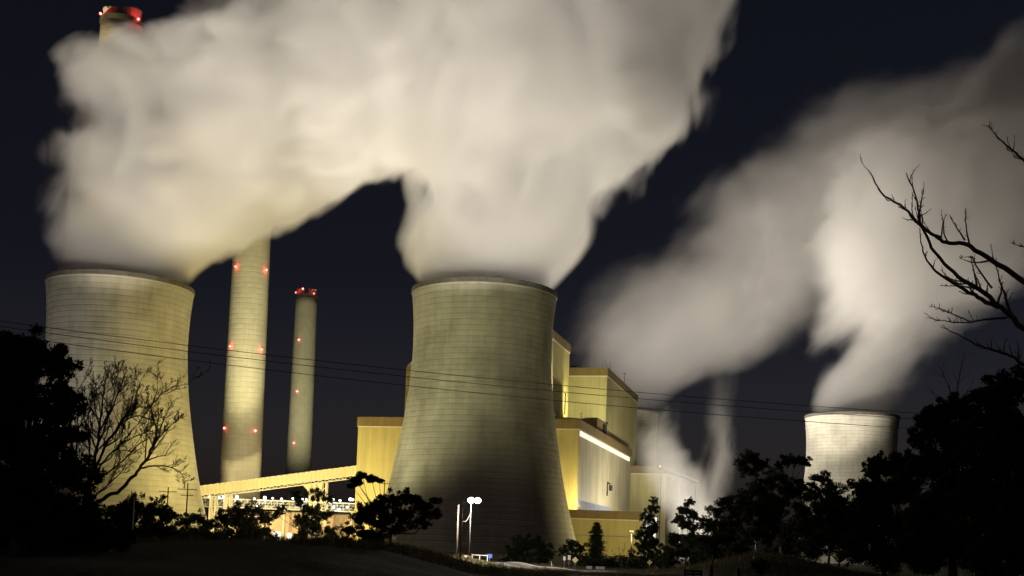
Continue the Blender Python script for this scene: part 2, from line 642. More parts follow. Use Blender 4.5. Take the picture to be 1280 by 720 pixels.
def chimney2(*a):
    t, top, h, r0, r1, lam = chimney_at(*a)
    MB().lathe([(r0 + (r1 - r0) * k / 24, h * k / 24) for k in range(25)] + [(r1 - 1.0, h), (r1 - 1.0, h - 6)], 64).build('shaft', M['shaft'], t, True)
    MB().lathe([(r1 + 0.45, h - 1.6), (r1 + 0.45, h + 0.6), (r1 - 1.2, h + 0.6), (r1 - 1.2, h - 1.6)], 64, True).build('top_band', M['rim'], t)
    MB().lathe([(0.01, h - 2.0), (r1 - 1.1, h - 2.0)], 48).build('cap_deck', M['rim'], t)
    fr = r1 * 0.43
    for s in (-1, 1):
        o = MB().lathe([(fr, -2.0), (fr, 5.8), (fr + 0.25, 5.8), (fr + 0.25, 6.6), (fr - 0.5, 6.6), (fr - 0.5, -2.0)], 40).build('flue', M['flue'], t, True)
        o.location = (s * r1 * 0.5, 0, h)
    for (ang, z, rr, pw) in lam:
        rz = r0 + (r1 - r0) * min(z, h) / h
        rad = rz + 0.9
        red_lamp(t, (rad * math.cos(ang), rad * math.sin(ang), z), rr, pw)
    return t


chimney2('nearest tall chimney with twin flues, its top rising above the steam at upper left', 152.5, 29, 575, 52, 66,
         [(132, 25, 0.6, 350), (177, 29.5, 0.55, 3500), (119, 257, 0.5, 2500), (166, 262, 0.5, 2500)], 0)
chimney2('pale tall chimney between the two big towers, its top lost in the steam', 324, 128, 684, 43, 52,
         [(306, 125, 0.7, 20000), (345, 127, 0.7, 90000), (299, 338, 0.48, 900), (335.5, 340, 0.48, 900), (292, 436, 0.48, 900), (330, 439, 0.48, 900),
          (285, 537, 0.6, 0), (323, 540, 0.6, 0)], 0)
chimney2('smaller far grey chimney with a row of red lights above the conveyor', 383.5, 370, 1180, 27, 33,
         [(381, 364, 0.9, 1500), (371, 367, 0.6, 600), (394, 369, 0.6, 600), (376, 427, 0.8, 1200), (374, 491, 0.8, 1200), (370, 555, 0.8, 1200)], 0)

# ------------------------------------------------------------------ power station halls
YAW = R(-14)


def slab_ring(x0, x1, y0, y1, z0, z1, th):
    """four butted strips round a box (a fascia standing th proud of it)"""
    mb = MB()
    mb.box(x0 - th, x1 + th, y0 - th, y0, z0, z1)
    mb.box(x0 - th, x1 + th, y1, y1 + th, z0, z1)
    mb.box(x0 - th, x0, y0, y1, z0, z1)
    mb.box(x1, x1 + th, y0, y1, z0, z1)
    return mb


def hall(name, label, corner, wl, depth, z0, z1, band, wall='yellow', cat='building', group=None):
    t = thing(name, label, cat, (corner[0], corner[1], 0), YAW, group)
    MB().box(-wl, 0, 0, depth, z0, z1 - 0.5).build('wall', M[wall], t)
    if band:
        slab_ring(-wl, 0, 0, depth, z1 - band, z1, 0.5).build('fascia', M['brown'], t)
        slab_ring(-wl, 0, 0, depth, z1 - band - 0.55, z1 - band - 0.02, 0.3).build('trim', M['trim'], t)
    MB().box(-wl + 0.1, -0.1, 0.1, depth - 0.1, z1 - 0.49, z1 - 0.2).build('roof', M['roof'], t)
    return t


def cx(px, Y):
    return W(px, 600, Y).x


# turbine hall
YT = 600
zT = W(723, 524, YT).z
T = hall('turbine_hall', 'long yellow turbine hall with brown fascia passing behind the middle cooling tower',
         (W(723, 560, YT).x, YT), 118, 182, -1, zT, W(723, 524, YT).z - W(723, 536, YT).z)
bh = W(723, 524, YT).z - W(723, 536, YT).z
MB().box(0.0, 0.24, 0.6, 181.4, -1, zT - bh - 0.6).build('side_wall', M['palewall'], T)
# lit clerestory window strip under the fascia of the east wall, with mullions
zb = zT - bh - 0.6
win = MB().box(0.26, 0.45, 1.0, 172, zb - 2.9, zb - 0.2).build('window_strip', M['lit'], T)
fr_ = MB()
for k in range(44):
    y = 1.0 + k * 171 / 43
    fr_.box(0.46, 0.56, y - 0.12, y + 0.12, zb - 2.9, zb - 0.2)
fr_.box(0.565, 0.62, 1.0, 172, zb - 3.05, zb - 2.9).box(0.565, 0.62, 1.0, 172, zb - 0.2, zb - 0.05)
fr_.build('window_grid', M['trim'], win)
# louvre band low on the east wall
lou = MB()
zl = W(717, 632, YT).z
for k in range(26):
    y = 2 + k * 4.0
    lou.box(0.26, 0.5, y, y + 3.4, zl - 1.5, zl + 3.0)
lou.build('louvre', M['bluegl'], T)
brk = MB()
brk.box(0.26, 1.9, 96, 99.5, 37, 40).box(0.26, 0.8, 88.5, 90, 33.5, 41)
brk.box(0.26, 1.4, 90, 96, 40.6, 41.1)
brk.build('cable_hoist', M['darksteel'], T)
lad = MB().box(0.26, 0.5, 52, 56, 17.5, 22.5).build('wall_hatch', M['bluegl'], T)
MB().ball((0.9, 66, 19), 0.6).build('wall_lamp', M['cool'], T, True)
pen = MB().box(-58, -2.5, 66, 84, zT - 0.2, zT + 7.5).build('penthouse', M['brown'], T)
ptop = MB().box(-58.4, -2.1, 65.6, 84.4, zT + 7.5, zT + 8.1).build('penthouse_roof', M['roof'], T)
vent = MB()
vent.lathe([(1.6, 0), (1.6, 7.5), (2.2, 7.5), (2.2, 8.6), (0.01, 9.0)], 20)
vo = vent.build('roof_vent', M['darksteel'], T)
vo.location = (-2.9, 92, zT - 0.2)

# boiler houses standing up out of the turbine hall
c2 = W(756, 560, 702)
z2 = W(756, 459.5, 702).z
B2 = hall('boiler_house', 'tall yellow boiler house with a small dark vent on its flat roof', (c2.x, 702), 58, 128, 0, z2,
          z2 - W(756, 469.5, 702).z, 'olive', group='boiler houses of the power station')
va = MB().box(-33, -24, 2, 9, z2 - 0.2, z2 + 3.4).box(-24, -19, 3, 8, z2 - 0.2, z2 + 1.6).build('roof_vent', M['darksteel'], B2)
ant = MB()
for k in range(4):
    ant.tube([(-6 + k * 1.6, 18, z2 - 0.2), (-6 + k * 1.6, 18, z2 + 5 + (k % 2) * 2)], 0.12, 5)
ant.build('roof_mast', M['steel'], B2)

c1 = W(686, 560, 636)
z1 = W(707, 431, 682).z
B1 = hall('boiler_house', 'tallest boiler house, only its brown topped edge showing right of the middle tower', (c1.x, 636), 60, 47, 0, z1,
          z1 - W(707, 441, 682).z, 'yellow', group='boiler houses of the power station')
bk = MB().box(0.02, 0.6, 37, 38.2, 78, 90).build('ladder', M['darksteel'], B1)

c0 = W(540, 560, 690)
z0_ = W(506, 458, 700).z
B0 = thing('boiler_house', 'pale boiler house edge with a sloping top peeping out left of the middle tower', 'building', (c0.x, 690, 0), YAW, 'boiler houses of the power station')
wl = (W(540, 560, 690).x - W(505, 560, 694).x) / math.cos(YAW)
mb = MB()
mb.add([(-wl, 0, 0), (0, 0, 0), (0, 30, 0), (-wl, 30, 0), (-wl, 0, z0_), (0, 0, z0_ + 14), (0, 30, z0_ + 14), (-wl, 30, z0_)],
       [(0, 3, 2, 1), (4, 5, 6, 7), (0, 1, 5, 4), (1, 2, 6, 5), (2, 3, 7, 6), (3, 0, 4, 7)])
mb.build('wall', M['trim'], B0)
mb = MB()
mb.box(-wl - 0.5, -wl + 1.3, -0.5, 30, 0, z0_ - 1)
mb.build('corner_pilaster', M['yellow'], B0)
for zz_ in (32, 16):
    MB().box(-wl + 1.5, 0, -0.45, -0.02, z0_ - zz_, z0_ - zz_ + 2).build('ledge', M['steel'], B0)

# low annex in front, and the far hall beyond it
YA = 566
ca = W(803, 660, YA)
zA = W(760, 638, YA).z
A = hall('annex_building', 'low yellow annex with brown fascia behind the roadside conifers', (ca.x, YA), 118, 50, -1, zA,
         W(760, 638, YA).z - W(760, 648.5, YA).z)
pip = MB()
pip.tube([(-117, -0.3, 9.5), (-1, -0.3, 9.5)], 0.14, 6)
for k in range(20):
    pip.box(-116 + k * 6, -115.7 + k * 6, -0.3, -0.02, 9.3, 9.7)
pip.build('wall_pipe', M['steel'], A)
ce = W(832, 640, 800)
zE = W(832, 583, 800).z
E = hall('workshop_building', 'far olive hall half lost in the low steam right of the turbine hall', (ce.x, 800), 60, 80, -1, zE, 5.0, 'olive')


# ------------------------------------------------------------------ conveyor gallery on trestles
YC = 640
p1 = W(452, 589, YC)
p0 = W(252, 615, YC)
dv = (p1 - p0)
pA = p0 - dv * 0.55
conv = thing('conveyor_gallery', 'sloping yellow lit conveyor gallery rising to the turbine hall', 'conveyor', (p1.x, YC, 0))


def cpt(f, dz=0.0, dy=0.0):
    p = p0 + dv * f
    return Vector((p.x - p1.x, dy, p.z + dz))


g = MB()
g.bar(cpt(-0.55, 0.5), cpt(1.0, 0.5), 5.5, 4.6)
g.build('gallery', M['belt'], conv)
rf = MB()
N = 44
for k in range(N):
    f0 = -0.55 + 1.55 * k / N
    f1 = -0.55 + 1.55 * (k + 0.8) / N
    rf.bar(cpt(f0, 3.05), cpt(f1, 3.05), 6.1, 0.45)
rf.build('roof_sheet', M['trim'], conv)
un = MB()
for k in range(36):
    f0 = -0.55 + 1.55 * k / 36
    un.bar(cpt(f0, -2.0, -2.4), cpt(f0 + 0.03, -3.4, -2.4), 0.35)
    un.bar(cpt(f0 + 0.03, -3.4, -2.4), cpt(f0 + 1.55 / 36, -2.0, -2.4), 0.35)
un.bar(cpt(-0.55, -3.5, -2.4), cpt(1.0, -3.5, -2.4), 0.5, 0.5)
un.bar(cpt(-0.55, -2.0, -2.4), cpt(1.0, -2.0, -2.4), 0.5, 0.3)
un.build('truss', M['trim'], conv)
for f in (0.08, 0.17, 0.70, 0.77):
    tr = MB()
    c = cpt(f, -3.3)
    for dx, dy in ((-1.6, -2.3), (1.6, -2.3), (-1.6, 2.3), (1.6, 2.3)):
        tr.bar((c.x + dx, dy, -1), (c.x + dx * 0.8, dy, c.z), 0.8)
    for k in range(4):
        z = c.z * (k + 0.6) / 4.4
        tr.bar((c.x - 1.7, -2.3, z), (c.x + 1.7, -2.3, z + 4), 0.35)
        tr.bar((c.x - 1.7, -2.3, z), (c.x + 1.7, -2.3, z), 0.4)
    tr.build('trestle', M['trim'], conv)
hop = MB()
c = cpt(0.735, -3.6)
hop.add([(c.x - 9, -2, c.z - 0.5), (c.x + 3, -2, c.z), (c.x + 3, 2, c.z), (c.x - 9, 2, c.z - 0.5),
         (c.x - 2, -1, c.z - 8), (c.x + 1, -1, c.z - 8), (c.x + 1, 1, c.z - 8), (c.x - 2, 1, c.z - 8)],
        [(0, 1, 2, 3), (7, 6, 5, 4), (0, 4, 5, 1), (1, 5, 6, 2), (2, 6, 7, 3), (3, 7, 4, 0)])
hop.build('chute', M['belt'], conv)

# pipe bridge with lamps
YP = 650
pb0, pb1 = W(245, 629, YP), W(452, 634, YP)
pbr = thing('pipe_bridge', 'low lamp lit pipe bridge running under the conveyor gallery', 'pipe bridge', (pb0.x, YP, 0))
L = pb1.x - pb0.x
za = W(345, 631, YP).z
b = MB()
for z in (za - 2.2, za + 2.2):
    b.box(-30, L, -2.2, -1.9, z - 0.25, z + 0.25).box(-30, L, 1.9, 2.2, z - 0.25, z + 0.25)
for k in range(38):
    x = -30 + (L + 30) * k / 37
    b.box(x - 0.15, x + 0.15, -2.15, -1.95, za - 1.95, za + 1.95)
    if k < 37:
        b.bar((x, -2.05, za - 2), (x + (L + 30) / 37, -2.05, za + 2), 0.2)
b.box(-30, L, -1.9, 1.9, za - 2.6, za - 2.46)
b.build('frame', M['trim'], pbr)
for i, (z, r) in enumerate(((za - 1.2, 0.75), (za + 0.7, 0.55), (za + 1.9, 0.4))):
    MB().tube([(-30, -0.9 + i * 0.9, z), (L, -0.9 + i * 0.9, z)], r, 10).build('pipe', M['steel'], pbr, True)
for k in range(7):
    x = -25 + (L + 20) * k / 6
    MB().box(x - 0.5, x + 0.5, -1.5, 1.5, -1, za - 2.62).build('pier', M['trim'], pbr)
rng = random.Random(4)
LAMPX = [262, 274, 279, 296, 318, 331, 341, 352, 366, 378, 383, 402, 416, 425, 438, 441]
for i, px in enumerate(LAMPX):
    p = W(px, 623 + 0.02 * (px - 340) + rng.uniform(-1, 1), YP - 3)
    o = MB().ball((0, 0, 0), rng.choice((0.45, 0.55, 0.8)), 8, 5).build('lamp', M['cool' if i % 3 else 'white'], pbr, True)
    o.location = (p.x - pb0.x, -3, p.z)
for px, py in ((300, 632), (352, 633), (378, 632), (417, 634), (424, 637), (434, 634), (322, 632), (283, 628)):
    p = W(px, py, YP - 4)
    o = MB().ball((0, 0, 0), rng.choice((0.4, 0.6)), 8, 5).build('lamp', M['cool'], pbr, True)
    o.location = (p.x - pb0.x, -4, p.z)

# low shed behind the trees with lit doorways
YS = 662
s0, s1 = W(262, 640, YS), W(447, 640, YS)
sh = thing('storage_shed', 'low peach coloured shed with bright open doorways behind the trees', 'shed', (s0.x, YS, 0))
Ls = s1.x - s0.x
zs_ = W(350, 641, YS).z
MB().box(0, Ls, 0, 20, -1, zs_).build('wall', M['peach'], sh)
MB().box(-0.5, Ls + 0.5, -0.6, 20.5, zs_, zs_ + 0.7).build('roof', M['roof'], sh)
for px, w_, h_ in ((346, 11, 13), (362, 5, 12), (324, 5, 9), (385, 4, 7), (281, 5, 9), (300, 4, 6), (406, 4, 6)):
    x = W(px, 660, YS).x - s0.x
    k = YS / F
    MB().box(x - w_ / 2 * k, x + w_ / 2 * k, -0.25, -0.02, 0.2, h_ * k + 0.2).build('doorway', M['doorlit'], sh)

# lit far gallery on the right, partly behind the low steam
q0, q1 = W(824, 584, 760), W(872, 603, 820)
fg = thing('gantry', 'far lamp lit gantry sloping down through the steam right of the halls', 'gantry', (q0.x, q0.y, 0))
qd = q1 - q0
MB().bar((0, 0, q0.z), (qd.x, qd.y, q1.z), 3, 1.6).build('deck', M['darksteel'], fg)
MB().bar((-0.2, -1.8, q0.z + 0.6), (qd.x - 0.2, qd.y - 1.8, q1.z + 0.6), 0.3, 1.2).build('lamp_strip', M['lit'], fg)
for f in (0.05, 0.5, 0.95):
    MB().bar((qd.x * f, qd.y * f, -14), (qd.x * f, qd.y * f, q0.z + (q1.z - q0.z) * f - 1.6), 0.7).build('pier', M['darksteel'], fg)


# ------------------------------------------------------------------ floodlights of the plant, with unseen masts added to brighten steam and towers
WARM = (1.0, 0.81, 0.40)
SODIUM = (1.0, 0.78, 0.28)
GREENISH = (0.98, 0.91, 0.52)
CREAM = (1.0, 0.90, 0.78)
PALE = (1.0, 0.93, 0.80)


def floodlight(label, x, y, z, z0, power, col, target=None, spot=None, blend=0.6, size=1.0):
    t = thing('floodlight_mast', label, 'floodlight', (x, y, z0), 0, 'floodlight masts of the power station')
    h = z - z0
    MB().tube([(0, 0, -0.5), (0, 0, h - 0.9)], [0.3, 0.16], 8).build('pole', M['steel'], t, True)
    MB().box(-0.9, 0.9, -0.25, 0.25, h - 0.9, h - 0.35).build('lamp_head', M['steel'], t)
    l = bpy.data.lights.new('flood_lamp', 'SPOT' if spot else 'POINT')
    l.energy = power
    l.color = col
    l.shadow_soft_size = size
    if spot:
        l.spot_size = R(spot)
        l.spot_blend = blend
    lo = bpy.data.objects.new('flood_lamp', l)
    link(lo, t)
    lo.location = (0, 0, h + 0.8)
    if target is not None:
        d = Vector(target) - Vector((x, y, z + 0.8))
        lo.rotation_euler = (-d).to_track_quat('Z', 'Y').to_euler()
    return t


def fl(label, px, Y, z, power, col, tpx=None, spot=None, z0=0.0, **k):
    x = W(px, 650, Y).x
    tgt = W(*tpx) if tpx else None
    return floodlight(label, x, Y, z, z0, power, col, tgt, spot, **k)


KW = 1000.0
# yard between the left tower, the chimneys and the turbine hall
fl('floodlight mast under the conveyor gallery beside the pale chimney', 335, 620, 15, 200 * KW, WARM)
fl('floodlight mast behind the conveyor at the foot of the pale chimney', 322, 656, 10, 60 * KW, WARM)
fl('floodlight mast between the conveyor trestle and the turbine hall', 425, 585, 15, 70 * KW, WARM)
fl('floodlight mast between the left tower and the pale chimney', 270, 560, 15, 120 * KW, WARM)
# unseen masts added before the towers to brighten the steam above their rims
for px_t, lab, pw, tx, tr in ((140, 'unseen floodlight mast added by the low dark gum tree to light the left steam', 4200, 130, 132),
                      (250, 'unseen floodlight mast added by the scrubby tree to light the left steam', 4200, 290, 132),
                      (395, 'unseen floodlight mast added by the slim gum tree to light the steam between the towers', 2600, 440, 80),
                      (490, 'unseen floodlight mast added by the wide gum tree to light the middle steam', 4600, 570, 130),
                      (658, 'unseen floodlight mast added by the big dark bush to light the middle steam', 4600, 690, 130)):
    xx = W(px_t, 650, 270).x
    tg = W(tx, tr, 470)
    floodlight(lab, xx, 270, 5, 0, pw * 0.84 * KW, CREAM, tg, 32.5, 0.4)
floodlight('unseen floodlight mast added west of the nearest chimney to light its top', -335, 430, 10, 0, 5200 * KW, WARM, W(152, 32, 575), 12, 0.5)  # stands out of view, added only to brighten the chimney top
# low yard lights grazing the tower flanks
floodlight('floodlight mast between the two near cooling towers', W(385, 650, 470).x, 470, 13, 0, 520 * KW, SODIUM, W(150, 400, 517), 120, 0.9, size=6)
floodlight('floodlight mast beside the conveyor aimed at the middle tower', W(400, 650, 470).x, 462, 13, 0, 190 * KW, GREENISH, W(540, 380, 490), 110, 0.9, size=8)
floodlight('unseen floodlight mast added in the trees between the towers to light the middle tower', W(300, 650, 330).x, 330, 5, 0, 620 * KW, GREENISH, W(580, 370, 480), 44, 1.0, size=8)  # unseen soft light added to lift the middle tower's front
floodlight('unseen floodlight mast added by the column shaped tree to light the middle tower', W(812, 650, 330).x, 330, 5, 0, 130 * KW, GREENISH, W(660, 400, 480), 50, 1.0, size=8)  # weaker unseen light added for the middle tower's right flank
floodlight('floodlight mast below the pale chimney aimed up its shaft', W(300, 650, 575).x, 575, 10, 0, 1300 * KW, GREENISH, W(318, 360, 684), 50, 1.0)
floodlight('floodlight mast on the turbine hall roof lighting the boiler house', W(722, 650, 664).x, 664, zT + 10.5, zT + 8, 55 * KW, GREENISH, W(735, 490, 702), 165, 0.8)
# annex yard
fl('floodlight mast behind the tall conifer lighting the annex', 790, 512, 12, 48 * KW, WARM)
fl('floodlight mast on the annex roof lighting the turbine hall corner', 722, 588, zA + 3, 22 * KW, WARM, z0=zA - 0.3)
fl('floodlight mast in the low steam lighting the turbine hall flank', 850, 660, 16, 120 * KW, PALE)
fl('unseen floodlight mast added inside the low steam by the far hall', 858, 672, 14, 80 * KW, CREAM)  # added within the wisp to brighten it from inside
fl('unseen floodlight mast added behind the pointed trees to light the low steam', 845, 590, 9, 1100 * KW, CREAM, (862, 575, 690), 48, blend=0.8)  # unseen spot added to brighten the low wisps
# roof lights
fl('floodlight mast on the turbine hall roof aimed up at the steam', 690, 640, zT + 6, 900 * KW, CREAM, (640, 150, 506), 100, z0=zT - 0.3)
fl('floodlight mast on the boiler house roof aimed at the drifting steam', 775, 760, z2 + 6, 2700 * KW, CREAM, (950, 250, 900), 110, z0=z2 - 0.3)
fl('floodlight mast on the far hall roof lighting the distant tower', 815, 830, zE + 6, 900 * KW, CREAM, (1060, 400, 803), 110, z0=zE - 0.3)
fl('floodlight mast beyond the gum trees aimed at the right hand steam', 945, 700, 12, 2300 * KW, CREAM, (1140, 190, 830), 62, -10)
fl('floodlight mast among the gum trees lighting the distant tower', 985, 690, 12, 360 * KW, CREAM, (1065, 480, 803), 100, z0=-10)
fl('floodlight mast before the far grey chimney aimed up its shaft', 362, 1010, 14, 1700 * KW, GREENISH, (381, 430, 1180), 60, blend=1.0)
fl('unseen floodlight mast added west of the left tower', -60, 430, 14, 200 * KW, PALE, (110, 400, 517), 80, blend=1.0)  # out of view, added to light the left tower's outer side

# ------------------------------------------------------------------ steam
def steam(name, label, Y, rows, dens, edge=0.3, amp=0.35, nscale=55.0, zstr=1.6, depth=0.85, maxd=75.0, seed=0.0, ycen=None, col=(0.93, 0.92, 0.9), aniso=0.15, step=0.2, hull=0.6, grow=None, holes=1.8, wind=0.0, puff=0.0, bscale=26.0):
    """rows: (photo row, left px, right px[, density factor]) at depth Y. A lofted hull filled with a turbulent cloud whose
    density follows the same cross sections."""
    rows = sorted(rows, key=lambda r: -r[0])
    st = []
    for r in rows:
        a, b = W(r[1], r[0], Y), W(r[2], r[0], Y)
        z = (a.z + b.z) / 2
        st.append([z, (a.x + b.x) / 2, (b.x - a.x) / 2, r[3] if len(r) > 3 else 1.0])
    z0, z1 = st[0][0], st[-1][0]
    H = z1 - z0
    x0 = st[0][1]
    # even stations, smoothed
    n = 32
    ts = np.linspace(0, 1, n)
    zs = z0 + ts * H
    A = np.array(st)
    cxs = np.interp(zs, A[:, 0], A[:, 1]) - x0
    rxs = np.interp(zs, A[:, 0], A[:, 2])
    ds = np.interp(zs, A[:, 0], A[:, 3])
    rys = np.minimum(rxs * depth, maxd)
    cys = np.interp(ts, [0, 1], [0, 0]) if ycen is None else np.interp(ts, [c[0] for c in ycen], [c[1] for c in ycen])
    lo, hi = cxs.min() - 1, cxs.max() + 1
    RM = rxs.max()
    CY = max(1.0, np.abs(cys).max())
    mat, nb, out = newmat(name + '_volume')
    tc = nb.n('ShaderNodeTexCoord').outputs['Object']
    sp = nb.n('ShaderNodeSeparateXYZ', {0: tc})
    t = nb.m('DIVIDE', sp.outputs[2], H)
    r1 = nb.ramp(t, [(float(a), (float((c - lo) / (hi - lo)), float(r / RM), float(q / RM))) for a, c, r, q in zip(ts, cxs, rxs, rys)])
    r2 = nb.ramp(t, [(float(a), (float(c / CY / 2 + 0.5), float(d), 0.0)) for a, c, d in zip(ts, cys, ds)])
    s1 = nb.n('ShaderNodeSeparateColor', {0: r1})
    s2 = nb.n('ShaderNodeSeparateColor', {0: r2})
    ccx = nb.m('MULTIPLY_ADD', s1.outputs[0], hi - lo, lo)
    ccy = nb.m('MULTIPLY_ADD', s2.outputs[0], 2 * CY, -CY)
    dx = nb.m('DIVIDE', nb.m('SUBTRACT', sp.outputs[0], ccx), nb.m('MULTIPLY', s1.outputs[1], RM))
    dy = nb.m('DIVIDE', nb.m('SUBTRACT', sp.outputs[1], ccy), nb.m('MULTIPLY', s1.outputs[2], RM))
    d = nb.m('SQRT', nb.m('ADD', nb.m('MULTIPLY', dx, dx), nb.m('MULTIPLY', dy, dy)))
    rot = nb.n('ShaderNodeMapping', {0: tc, 2: (0, -wind, 0)}).outputs[0]
    mp = nb.n('ShaderNodeMapping', {0: rot, 1: (seed * 3.7, seed * 1.3, seed * 2.1), 3: (1 / nscale, 1 / nscale, 1 / (nscale * zstr))}).outputs[0]
    nz = nb.n('ShaderNodeTexNoise', {'Vector': mp, 'Scale': 1.0, 'Detail': 5.0, 'Roughness': 0.62, 'Distortion': 0.5}).outputs[0]
    nz = nb.m('SUBTRACT', nz, 0.5)
    mp2 = nb.n('ShaderNodeMapping', {0: rot, 1: (seed * 1.9, seed * 2.3, seed * 0.7), 3: (1 / bscale, 1 / bscale, 1 / (bscale * (1 + (zstr - 1) * 0.6)))}).outputs[0]
    n2 = nb.n('ShaderNodeTexNoise', {'Vector': mp2, 'Scale': 1.0, 'Detail': 2.0, 'Roughness': 0.5, 'Distortion': 0.3}).outputs[0]
    bil = nb.m('SUBTRACT', 0.22, nb.m('MULTIPLY', nb.m('ABSOLUTE', nb.m('SUBTRACT', n2, 0.5)), 2.0))   # round heads, sharp creases
    g = nb.ramp(t, grow or [(0.0, 0.1), (0.05, 0.35), (0.2, 1.0), (1.0, 1.0)])
    rxm = nb.m('MULTIPLY', s1.outputs[1], RM)
    dd = nb.m('ADD', d, nb.m('DIVIDE', nb.m('MULTIPLY', nb.m('MULTIPLY_ADD', nz, amp * 2, nb.m('MULTIPLY', bil, puff)), g), rxm))
    inner = nb.m('SUBTRACT', 1.0, nb.m('DIVIDE', nb.m('MULTIPLY', nb.m('MULTIPLY_ADD', g, 0.8, 0.2), edge), rxm))
    e = nb.n('ShaderNodeMapRange', {0: dd, 1: 1.0, 2: inner, 3: 0.0, 4: 1.0}, interpolation_type='SMOOTHSTEP').outputs[0]
    body = nb.m('MULTIPLY_ADD', nb.m('MULTIPLY', nz, g), holes, 1.0)
    den = nb.m('MULTIPLY', nb.m('MULTIPLY', e, nb.m('MAXIMUM', body, 0.04)), nb.m('MULTIPLY', s2.outputs[1], dens))
    pv = nb.n('ShaderNodeVolumePrincipled', {'Color': c4(col), 'Density': den, 'Anisotropy': aniso})
    nb.t.links.new(pv.outputs[0], out.inputs['Volume'])
    mat.cycles.volume_step_rate = step
    mat.cycles.volume_sampling = 'MULTIPLE_IMPORTANCE'
    # hull
    k = 48
    mb = MB()
    for i in range(n):
        for j in range(k):
            a = 2 * math.pi * j / k
            ex = amp * hull * min(1.0, 0.15 + ts[i] * 6) if i else 0.0
            mb.v.append((cxs[i] + math.cos(a) * (rxs[i] + ex), cys[i] + math.sin(a) * (rys[i] + ex * rys[i] / rxs[i]), ts[i] * H))
    for i in range(n - 1):
        for j in range(k):
            j2 = (j + 1) % k
            mb.f.append((i * k + j, i * k + j2, (i + 1) * k + j2, (i + 1) * k + j))
    mb.f.append(tuple(range(k))[::-1])
    mb.f.append(tuple((n - 1) * k + j for j in range(k)))
    mb.v = [tuple(float(q) for q in v) for v in mb.v]
    o = mb.build(name, mat)
    o.location = (x0, Y, z0)
    tag(o, label, 'steam', 'clouds of steam from the cooling towers')
    return o


steam('steam_plume', 'huge bright steam plume blowing right from the left cooling tower', 517, [
    (352, 72, 233), (343, 64, 241), (330, 62, 255), (315, 60, 278), (290, 60, 322), (265, 62, 370), (240, 64, 420), (215, 70, 470), (180, 92, 530),
    (150, 74, 590), (126, 58, 630), (112, 70, 660), (101, 105, 680), (90, 190, 700), (62, 216, 718), (30, 236, 730), (-40, 330, 780),
    (-120, 430, 840, 0.8), (-220, 560, 900, 0.4)], 0.10, edge=14, amp=32, nscale=48, zstr=1.35, seed=1.0, wind=0.5, holes=2.5, puff=32, bscale=32)
steam('steam_plume', 'huge bright steam plume standing over the middle cooling tower', 506, [
    (362, 520, 692), (351, 515, 697), (335, 492, 720), (310, 488, 742), (285, 494, 756), (260, 503, 768), (235, 498, 790), (215, 484, 812),
    (190, 450, 850), (150, 430, 878), (110, 430, 868), (80, 440, 890), (50, 450, 910), (20, 460, 928), (-30, 480, 950),
    (-120, 540, 1010, 0.8), (-220, 640, 1080, 0.4)], 0.095, edge=16, amp=34, nscale=48, zstr=2.2, seed=4.2, wind=0.25, holes=2.5, puff=32, bscale=32)
steam('steam_plume', 'grey steam plume leaning right from the distant right cooling tower', 803, [
    (522, 1013, 1117), (514, 1008, 1123), (485, 1006, 1138), (450, 1012, 1160), (420, 1016, 1190), (390, 1000, 1245), (350, 975, 1310),
    (300, 965, 1390), (250, 980, 1450), (200, 1020, 1500), (150, 1090, 1550), (110, 1130, 1600), (75, 1190, 1650, 0.7), (45, 1280, 1690, 0.3)],
    0.030, edge=40, puff=50, bscale=50, amp=70, nscale=85, zstr=1.7, seed=8.8, wind=0.75, holes=3.4, hull=0.4)
steam('steam_plume', 'dim steam cloud drifting right from the hidden tower behind the boiler house', 940, [
    (516, 729, 821), (508, 724, 826), (485, 704, 868), (460, 690, 930), (430, 688, 985), (400, 712, 1045), (370, 738, 1080), (330, 790, 1125),
    (290, 825, 1165), (250, 836, 1190), (220, 868, 1210), (180, 950, 1230), (150, 985, 1250), (115, 1050, 1290, 0.8), (85, 1140, 1340, 0.4)],
    0.022, edge=58, puff=60, bscale=50, amp=80, nscale=85, zstr=1.8, seed=13.1, wind=0.85, holes=3.6, hull=0.4)
steam('steam_wisp', 'faint dark grey wisp in the gap right of the middle plume', 1000, [
    (440, 690, 790, 0.5), (410, 695, 830), (380, 720, 860), (350, 750, 885), (315, 785, 895), (280, 815, 890), (250, 840, 885, 0.4)],
    0.03, edge=60, amp=70, nscale=50, zstr=2.2, seed=21.3, wind=0.8, holes=4.0, step=0.3)
steam('steam_wisp', 'low bright steam wisp curling up behind the roadside conifers', 690, [
    (668, 835, 895), (640, 826, 893), (600, 802, 884), (570, 792, 872), (545, 794, 852), (520, 815, 845), (500, 830, 848, 0.3)],
    0.06, edge=16, amp=22, nscale=24, zstr=1.8, seed=3.3, maxd=18, step=0.6, wind=0.5, holes=3.0)
steam('steam_wisp', 'thin tall steam wisp rising right of the low bright wisp', 705, [
    (668, 862, 905), (640, 862, 908), (600, 868, 920), (570, 878, 926), (545, 884, 924), (510, 880, 918, 0.45), (480, 876, 920, 0.2), (450, 878, 926, 0.05)],
    0.10, edge=14, amp=18, nscale=20, zstr=3.0, seed=6.3, maxd=14, step=0.6, wind=0.1, holes=3.5)
